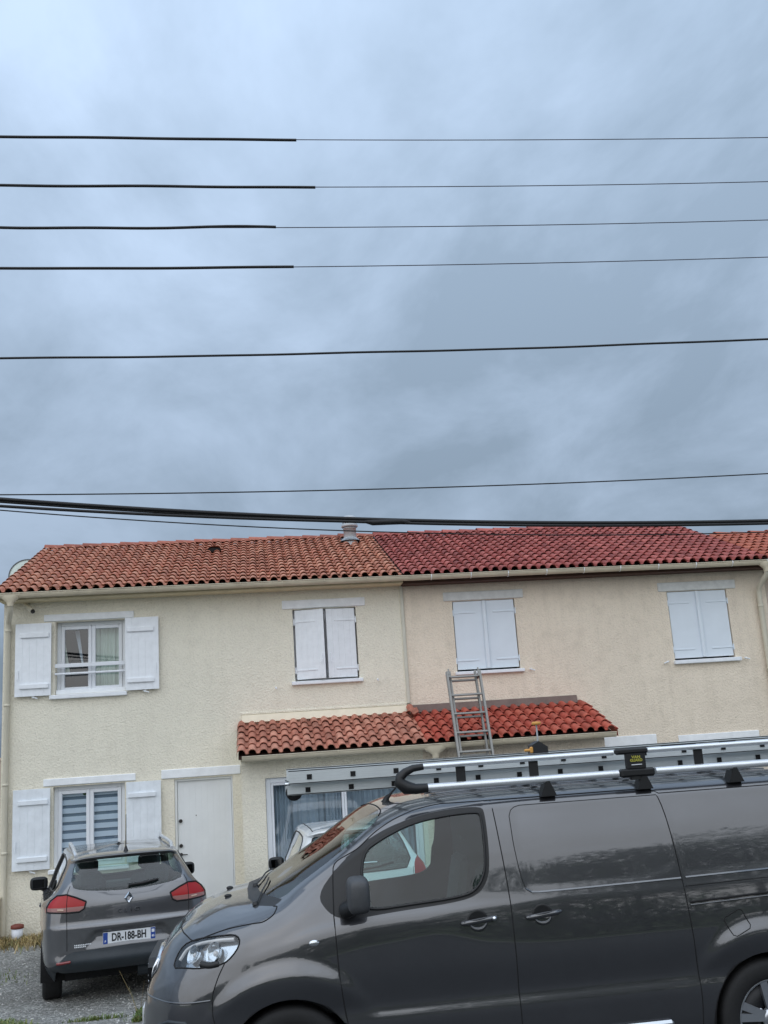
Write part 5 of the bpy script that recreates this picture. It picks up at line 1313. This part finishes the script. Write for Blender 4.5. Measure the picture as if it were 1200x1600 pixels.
CLIO = [
 row([.10, .05, .01, .030, .012, .045, .055, .10, .24, .37, .30, .50, .95], [0]*13, [.33, .375]+ZR[2:]),
 row([.11, .06, .02, .040, .02, .05, .06, .105, .245, .375, .305, .51, 1.05], [.3, .3, .3, .3, .3, .3, .3, .29, .27, .25, .26, .25, 0], [.33, .375, .44, .54, .745, .80, .95, 1.07, 1.235, 1.365, 1.402, 1.43, 1.441]),
 row([.14, .09, .05, .065, .045, .07, .08, .12, .26, .39, .33, .54, 1.2], [.54, .54, .55, .55, .55, .55, .54, .51, .47, .43, .44, .40, 0], [.33, .375, .44, .54, .745, .80, .95, 1.10, 1.24, 1.36, 1.395, 1.422, 1.442]),
 row([.18, .12, .08, .09, .08, .10, .11, .16, .30, .43, .38, .60, 1.35], [.64, .67, .69, .69, .69, .69, .67, .60, .55, .50, .51, .46, 0], [.33, .375, .44, .54, .745, .80, .95, 1.13, 1.25, 1.352, 1.38, 1.415, 1.443]),
 row([.28, .22, .19, .19, .19, .20, .21, .27, .40, .53, .52, .70, 1.5], [.70, .76, .79, .79, .80, .80, .785, .67, .605, .55, .55, .49, 0], [.33, .375, .44, .54, .745, .80, .95, 1.13, 1.25, 1.345, 1.368, 1.408, 1.445]),
 row([.45]*7+[.47, .55, .64, .64, .80, 1.6], [.72, .80, .835, .84, .85, .85, .84, .70, .63, .57, .565, .50, 0], [.22, .34, .44, .54, .745, .80, .95, 1.10, 1.24, 1.35, 1.375, 1.412, 1.447]),
 row([.83]*8+[.86, .90, .90, .98, 1.65], [.74, .82, .85, .855, .865, .866, .858, .74, .66, .59, .58, .52, 0], [.22, .34, .44, .54, .745, .80, .94, 1.06, 1.23, 1.36, 1.385, 1.42, 1.45]),
 row([1.7]*13, [.76, .83, .845, .85, .865, .866, .858, .77, .69, .61, .60, .53, 0], [.22, .34, .44, .54, .72, .79, .93, 1.0, 1.20, 1.375, 1.405, 1.435, 1.455]),
 row([2.4]*11+[2.38, 2.3], [.76, .83, .845, .85, .865, .866, .858, .78, .70, .62, .61, .53, 0], [.22, .34, .44, .54, .70, .78, .92, .98, 1.18, 1.36, 1.39, 1.42, 1.445]),
 row([3.0]*9+[2.98, 2.96, 2.9, 2.8], [.76, .83, .85, .855, .865, .866, .855, .78, .72, .66, .63, .5, 0], [.22, .34, .44, .54, .70, .78, .91, .96, 1.05, 1.15, 1.18, 1.24, 1.32]),
 row([3.5]*9+[3.48, 3.46, 3.42, 3.35], [.74, .81, .84, .85, .855, .85, .83, .76, .68, .58, .5, .35, 0], [.22, .34, .44, .54, .68, .75, .86, .91, .94, .955, .965, .98, 1.0]),
 row([3.95, 3.98, 4.0, 4.0, 4.0, 3.98, 3.95, 3.92, 3.9, 3.87, 3.84, 3.8, 3.7], [.62, .68, .70, .70, .70, .69, .66, .58, .5, .42, .36, .25, 0], [.22, .34, .44, .52, .62, .68, .76, .80, .83, .85, .865, .885, .92]),
 row([4.15, 4.19, 4.21, 4.21, 4.2, 4.19, 4.16, 4.12, 4.08, 4.03, 3.99, 3.93, 3.85], [.38, .40, .41, .41, .41, .40, .38, .34, .30, .25, .2, .14, 0], [.22, .34, .44, .52, .60, .65, .70, .74, .77, .80, .82, .84, .88]),
 row([4.20, 4.24, 4.26, 4.26, 4.25, 4.24, 4.21, 4.17, 4.13, 4.08, 4.04, 3.98, 3.9], [0]*13, [.22, .34, .44, .52, .60, .65, .69, .73, .76, .79, .81, .83, .87])]
def cut_car(V, F, p):
    sh = Shell(V, F, sym_axis=0)
    su, sv, sz = p['s']
    # sunken number plate panel and tilted
    if p.get('recess'):
        tz = p['recess']; P = V[:, [0, 2]]; ins = inside(tz, P) & (V[:, 1] < .3); q, d = nearest(tz, P); z0 = min(a[1] for a in tz); z1 = max(a[1] for a in tz)
        V[ins, 1] += (.012+.045*np.clip((P[ins, 1]-z0)/(z1-z0), 0, 1))*sstep(0, .02, d[ins]); sh.normals()
    fx = lambda C: np.abs(C[:, 0]) > .4
    for yc in p['axles']:
        c = [(yc+p['arch']*math.cos(t), p['R']+.01+p['arch']*math.sin(t)) for t in np.linspace(0, 2*math.pi, 40, endpoint=False)]
        sh.region('hole', c, 'yz', fx)
    sh.region('rear_glass', p['rear_glass'], 'xz', lambda C: C[:, 1] < .75*su+.1)
    for s in (-1, 1):
        m = lambda poly: [(s*a, b) for a, b in poly]
        sh.region('lamp_red', m(p['lamp_red']), 'xz', lambda C: C[:, 1] < .5); sh.region('lamp_clear', m(p['lamp_clear']), 'xz', lambda C: C[:, 1] < .5)
    if p.get('lower'): sh.region('lower', p['lower'], 'xz', lambda C: C[:, 1] < .55)
    if p.get('spoiler_black'): sh.region('gloss', p['spoiler_black'], 'xz', lambda C: C[:, 1] < .75)
    for poly in p['side_glass']: sh.region('side_glass', poly, 'yz', fx)
    sh.region('windscreen', p['windscreen'], 'xy', lambda C: C[:, 2] > .95*sz)
    sh.lab[sh.lab == ''] = 'body'; sh.normals(); sh.bvh(); return sh
def mirror_car(car, s, u, v, z, mat='plastic_black', scale=1):
    mr = part('mirror', MB().rbox((s*(v-.10*scale), u+.01, z+.005), (.105*scale, .062, .078), e=.55), mat, car, world=False)
    part('mirror_glass', MB().box(min(s*(v-.165*scale), s*(v-.025)), max(s*(v-.165*scale), s*(v-.025)), u-.054, u-.049, z-.042, z+.055), 'glass_dark', mr, world=False)
    part('mirror_plate', MB().box(min(s*(v-.17*scale), s*(v-.02)), max(s*(v-.17*scale), s*(v-.02)), u-.049, u-.047, z-.047, z+.06), 'plastic_bumper', mr, world=False)
    part('arm', MB().tube([(s*(v-.26*scale), u+.03, z-.13), (s*(v-.2*scale), u+.02, z-.09), (s*(v-.13*scale), u+.01, z-.04)], [.03, .03, .035], 8), mat, mr, world=False)
def fit_out(car, sh, p, paintm):
    C = sh.V[sh.F].mean(1); R = C[:, 0] > 0
    part('body', sh.mesh('body', sh.lab == 'body', paintm), None, car, world=False)
    part('rear_window', sh.mesh('rear_window', sh.lab == 'rear_glass', 'glass_car'), None, car, world=False)
    part('windscreen', sh.mesh('windscreen', sh.lab == 'windscreen', 'glass_wind'), None, car, world=False)
    if (sh.lab == 'lower').any(): part('rear_bumper', sh.mesh('rear_bumper', sh.lab == 'lower', 'plastic_bumper'), None, car, world=False)
    if (sh.lab == 'gloss').any(): part('spoiler_underside', sh.mesh('spoiler_underside', sh.lab == 'gloss', 'plastic_black'), None, car, world=False)
    for right in (False, True):
        part('side_window', sh.mesh('side_window', (sh.lab == 'side_glass') & (R == right), p.get('sgm', 'glass_car')), None, car, world=False)
        lp = part('tail_light', sh.mesh('tail_light', (sh.lab == 'lamp_red') & (R == right), 'red_lens'), None, car, world=False)
        if ((sh.lab == 'lamp_clear') & (R == right)).any(): part('reversing_lens', sh.mesh('reversing_lens', (sh.lab == 'lamp_clear') & (R == right), 'pink_lens'), None, lp, world=False)
    lin = np.isin(sh.lab, ['body', 'lower', 'gloss', 'lamp_red', 'lamp_clear'])
    part('lining', sh.mesh('lining', lin, 'interior_dark', -.018, True), None, car, world=False)
    su, sv, sz = p['s']
    part('underbody', MB().box(-.62, .62, .45, p['len']-.25, .21, .34), 'seam_dark', car, world=False)
    part('cabin_floor', MB().box(-.66, .66, .45, 3.2*su, .33, .36), 'interior_dark', car, world=False)
    part('dashboard', MB().box(-.66, .66, 2.75*su, 3.15*su, .5, .93*sz, bev=.06), 'interior_dark', car, world=False)
    for x, u in ((-.36, 2.15*su), (.36, 2.15*su)): seat(car, Matrix.Translation((x, u, .42)), .46, hb=.58)
    for x in (-.36, .36): seat(car, Matrix.Translation((x, 1.25*su, .42)), .60, hb=.50)
    part('parcel_shelf', MB().box(-.58*sv, .58*sv, .32, 1.0*su, .93*sz, .95*sz), 'interior_dark', car, world=False)
    for yc in p['axles']:
        for s in (-1, 1):
            wheel(car, s*(p['half']-.115), yc, p['R'], p['R'], .195, p['R']*.66, s, axis='x')
            l = MB(); N = 20; r = p['arch']+.003
            l._add([(s*x, yc+r*math.cos(math.pi*k/N*1.2-.31), p['R']+.01+r*math.sin(math.pi*k/N*1.2-.31)) for x in (p['half']-.30, p['half']+.002) for k in range(N+1)], [(k, k+1, N+2+k, N+1+k) for k in range(N)], True)
            part('arch_liner', l, 'seam_dark', car, world=False)
def band(poly, m=1): return poly

def build_estate():
    car = thing('estate_car', 'dark grey estate car seen from behind beside the white front door', 'car', (-1.363, -5.395, -.257), rad(11.08), None, -.0285)
    V, F = car_shell(CLIO)
    sg = smooth_poly([(.62, 1.10), (.66, 1.24), (.78, 1.325), (1.0, 1.355), (1.7, 1.378), (2.35, 1.36), (2.70, 1.23), (2.98, 1.06), (2.9, .985), (1.7, 1.01), (.9, 1.055)], 1)
    p = dict(s=(1, 1, 1), len=4.26, axles=(.825, 3.414), arch=.345, R=.31, half=.855,
             recess=[(-.46, .555), (-.34, .715), (.34, .715), (.46, .555)],
             rear_glass=smooth_poly([(-.575, 1.14), (-.535, 1.345), (-.49, 1.372), (0, 1.372), (.49, 1.372), (.535, 1.345), (.575, 1.14), (.45, 1.098), (.2, 1.072), (0, 1.068), (-.2, 1.072), (-.45, 1.098)], 1),
             lamp_red=[(.43, 1.0), (.52, 1.038), (.61, 1.07), (.70, 1.062), (.76, 1.015), (.80, .955), (.43, .955)],
             lamp_clear=[(.415, .955), (.82, .955), (.82, .912), (.60, .905), (.48, .905), (.43, .93)],
             lower=[(-.95, .1), (.95, .1), (.95, .36), (.80, .38), (.70, .43), (.62, .505), (.55, .532), (0, .548), (-.55, .532), (-.62, .505), (-.70, .43), (-.80, .38), (-.95, .36)],
             side_glass=[sg], windscreen=[(-.56, 2.6), (.56, 2.6), (.62, 3.0), (.66, 3.28), (.3, 3.36), (-.3, 3.36), (-.66, 3.28), (-.62, 3.0)])
    sh = cut_car(V, F, p); fit_out(car, sh, p, 'paint_clio')
    tg = part('tailgate_trim', MB().box(-.05, .05, .35, .352, 1.385, 1.39), 'red_lens_dark', car, world=False); tg.name = 'brake_light'
    for s in (-1, 1):
        seam(sh, [(s*.605, .545), (s*.608, .80), (s*.610, .95), (s*.60, 1.09), (s*.575, 1.15)], 'xz', -1, car, .0035, name='tailgate_seam')
        out = [(.42, .995), (.52, 1.042), (.61, 1.075), (.70, 1.067), (.765, 1.018), (.80, .96), (.80, .915), (.60, .904), (.485, .904), (.44, .93)]
        seam(sh, [(s*a, b) for a, b in out], 'xz', -1, car, .009, name='lamp_seal', closed=True)
        for q in sh.lay([(s*.56, .93), (s*.50, .93)], 'xz', -1, .0)[:1]: pass
        seam(sh, [(s*.70, .935), (s*.64, .93)], 'xz', -1, car, .012, 'amber_lens', 'indicator_lens', -.006)
        c = sh.lay([(s*.70, .435), (s*.57, .445)], 'xz', -1, .002); part('rear_reflector', MB().tube(c, .014, 8), 'red_lens_dark', car, world=False)
        seam(sh, [(.5, .60), (1.0, .985), (1.7, .955), (2.9, .93)], 'yz', s, car, .003, name='waist_seam') if False else None
        seam(sh, [(1.10, .40), (1.22, .62), (1.25, .98), (1.22, 1.04)], 'yz', s, car, .003, name='door_seam'); seam(sh, [(1.98, .32), (1.98, 1.0)], 'yz', s, car, .003, name='door_seam')
        seam(sh, sg, 'yz', s, car, .009, 'plastic_black', 'window_trim', closed=True)
        part('window_pillar', MB().tube(sh.lay([(1.95, 1.0), (1.9, 1.37)], 'yz', s, .004), .022, 6), 'plastic_black', car, world=False)
        mirror_car(car, s, 2.60, 1.0, 1.01)
        a = sh.lay([(s*.515, .80), (s*.535, 2.2)], 'xy', 1, .034); e0 = sh.lay([(s*.508, .66), (s*.508, .67)], 'xy', 1, .0)[0]; e1 = sh.lay([(s*.535, 2.32), (s*.535, 2.33)], 'xy', 1, .0)[0]
        part('roof_rail', MB().tube([e0]+[e0.lerp(a[0], .75)]+a+[e1], .019, 10, flat=(1, 1.1)), 'alu_bright', car, world=False)
        hd = MB().box(min(s*.862, s*.885), max(s*.862, s*.885), 1.35, 1.55, .86, .895, bev=.01); part('door_handle', hd, 'paint_clio', car, world=False)
    # plate with characters
    c = sh.lay([(0, .627), (0, .628)], 'xz', -1, .0)[0]; y = c.y-.006
    pl = part('number_plate', MB().box(-.26, .26, y-.004, y+.006, .57, .682, bev=.003), 'plate_white', car, world=False)
    for s, w in ((-1, .045), (1, .045)):
        part('plate_band', MB().box(min(s*.258, s*(.258-w)), max(s*.258, s*(.258-w)), y-.0055, y-.004, .573, .679), 'plate_blue', pl, world=False)
    TM = lambda x, z, yy: Matrix.Translation((x, yy, z)) @ Matrix.Rotation(math.pi/2, 4, 'X')
    part('lettering', text_mesh('DR-188-BH', .103, 'ink', .0005, TM(-.003, .626, y-.0052), .0030, .70), None, pl, world=False)
    part('lettering', text_mesh('F', .028, 'plate_white', .0004, TM(-.236, .595, y-.0062), .001), None, pl, world=False)
    part('lettering', text_mesh('85', .026, 'plate_white', .0004, TM(.236, .60, y-.0062), .001), None, pl, world=False)
    part('plate_map', MB().box(.222, .25, y-.0062, y-.0055, .635, .665), 'plate_white', pl, world=False)
    # badge and name
    c = sh.lay([(0, .99), (0, .991)], 'xz', -1, .008)[0]
    o, i_ = [(0, .062), (.047, 0), (0, -.062), (-.047, 0)], [(0, .030), (.022, 0), (0, -.030), (-.022, 0)]
    bd = MB(); n = 4
    vs = [(a, c.y-.012 if k == 0 else c.y-.004, .99+b) for k, ring in enumerate((o, i_)) for a, b in ring]
    vs = [(a, c.y-.002, .99+b) for a, b in o]+[(a*.73, c.y-.018, .99+b*.74) for a, b in o]+[(a, c.y-.004, .99+b) for a, b in i_]
    bd._add(vs, [(k, (k+1) % 4, 4+(k+1) % 4, 4+k) for k in range(4)]+[(4+k, 4+(k+1) % 4, 8+(k+1) % 4, 8+k) for k in range(4)]); part('badge', bd, 'chrome', car, world=False)
    for ch, x in (('C', -.092), ('L', -.03), ('I', .022), ('O', .082)):
        cc = sh.lay([(x, .872), (x, .873)], 'xz', -1, 0)[0]; part('lettering', text_mesh(ch, .052, 'chrome', .004, TM(x, .872, cc.y-.004), .001, 1.35), None, car, world=False)
    for k, (w, z) in enumerate(((.15, .592), (.10, .574))):
        x = -.535
        while x < -.535+w:
            cc = sh.lay([(x, z), (x+.001, z)], 'xz', -1, 0)[0]; part('sticker_mark', MB().box(x, x+.013, cc.y-.0015, cc.y+.001, z-.006, z+.006), 'plate_white', car, world=False); x += .0165
    a = sh.lay([(.0, 1.098), (.15, 1.105), (.31, 1.128)], 'xz', -1, .016); part('rear_wiper', MB().tube(a, [.022]+[.017]*(len(a)-2)+[.008], 8, flat=(1, .9)), 'plastic_black', car, world=False)
    c = sh.lay([(0, .44), (0, .45)], 'xy', 1, 0)[0]
    part('aerial', MB().tube([c-Vector((0, 0, .01)), c+Vector((0, .01, .03)), c+Vector((0, .0, .06)), c+Vector((0, -.06, .38))], [.03, .016, .006, .003], 8), 'plastic_black', car, world=False)
    part('exhaust_box', MB().tube([(.1, .3, .27), (.45, .3, .27)], .07, 12), 'plastic_bumper', car, world=False)
    return car
build_estate()

def build_white():
    car = thing('hatchback_car', 'small white hatchback parked between the grey van and the porch window', 'car', (1.06, -4.98, gz(-4.98)+.004), rad(1.0), None, -.03)
    su, sv, sz = .845, .955, 1.03
    V, F = car_shell(CLIO, su, sv, sz)
    sg = smooth_poly([(.62*su, 1.13*sz), (.67*su, 1.25*sz), (.80*su, 1.32*sz), (1.0*su, 1.35*sz), (1.7*su, 1.372*sz), (2.35*su, 1.355*sz), (2.7*su, 1.23*sz), (2.95*su, 1.06*sz), (2.9*su, .99*sz), (1.7*su, 1.01*sz), (.9*su, 1.06*sz)], 1)
    p = dict(s=(su, sv, sz), len=3.6, axles=(.62, 2.98), arch=.325, R=.29, half=.82,
             rear_glass=smooth_poly([(-.60, 1.02), (-.50, 1.37), (-.45, 1.40), (0, 1.41), (.45, 1.40), (.50, 1.37), (.60, 1.02), (.3, 1.005), (0, 1.0), (-.3, 1.005)], 1),
             lamp_red=smooth_poly([(.62, 1.08), (.70, 1.14), (.755, 1.02), (.78, .86), (.77, .76), (.62, .76), (.61, .95)], 1),
             lamp_clear=[(9, 9), (9.1, 9), (9.1, 9.1)],
             side_glass=[sg], windscreen=[(-.54, 2.6*su), (.54, 2.6*su), (.60, 3.0*su), (.63, 3.28*su), (.3, 3.36*su), (-.3, 3.36*su), (-.63, 3.28*su), (-.60, 3.0*su)])
    sh = cut_car(V, F, p); fit_out(car, sh, p, 'paint_white')
    TM = lambda x, z, yy: Matrix.Translation((x, yy, z)) @ Matrix.Rotation(math.pi/2, 4, 'X')
    for s in (-1, 1):
        c, n = sh.hit((s*.70, -3, .885), (0, 1, 0)); n = -n if n.y > 0 else n
        part('reversing_lamp', MB().lathe([(0, .012), (.03, .012), (.046, .008), (.05, 0)], 18, Matrix.Translation(c) @ n.to_track_quat('Z', 'Y').to_matrix().to_4x4()), 'white_lens', car, world=False)
        seam(sh, sg, 'yz', s, car, .009, 'plastic_black', 'window_trim', closed=True)
        seam(sh, [(s*.59, .6), (s*.60, .95), (s*.60, 1.02)], 'xz', -1, car, .003, name='tailgate_seam')
        seam(sh, [(s*.47, .52), (s*.505, 2.0)], 'xy', 1, car, .006, name='roof_gutter')
        mirror_car(car, s, 2.16, .945, 1.0, 'plastic_black', .95)
    part('rear_seal', MB().tube(sh.lay(p['rear_glass'], 'xz', -1, 0, closed=True), .008, 6), 'plastic_black', car, world=False)
    c = sh.lay([(.44, .905), (.44, .906)], 'xz', -1, 0)[0]; part('lettering', text_mesh('clio', .07, 'chrome', .003, TM(.43, .90, c.y-.004), .001, 1.1), None, car, world=False)
    a = sh.lay([(0, 1.03), (.2, 1.045), (.38, 1.08)], 'xz', -1, .014); part('rear_wiper', MB().tube(a, .010, 8), 'plastic_black', car, world=False)
    part('window_sticker', MB().tube(sh.lay([(.02, 1.10), (.2, 1.10)], 'xz', -1, -.004), .02, 6, flat=(1, .3)), 'blind_light', car, world=False)
    part('number_plate', MB().box(-.26, .26, .0, .012, .62, .73), 'plate_white', car, world=False)
    return car
build_white()
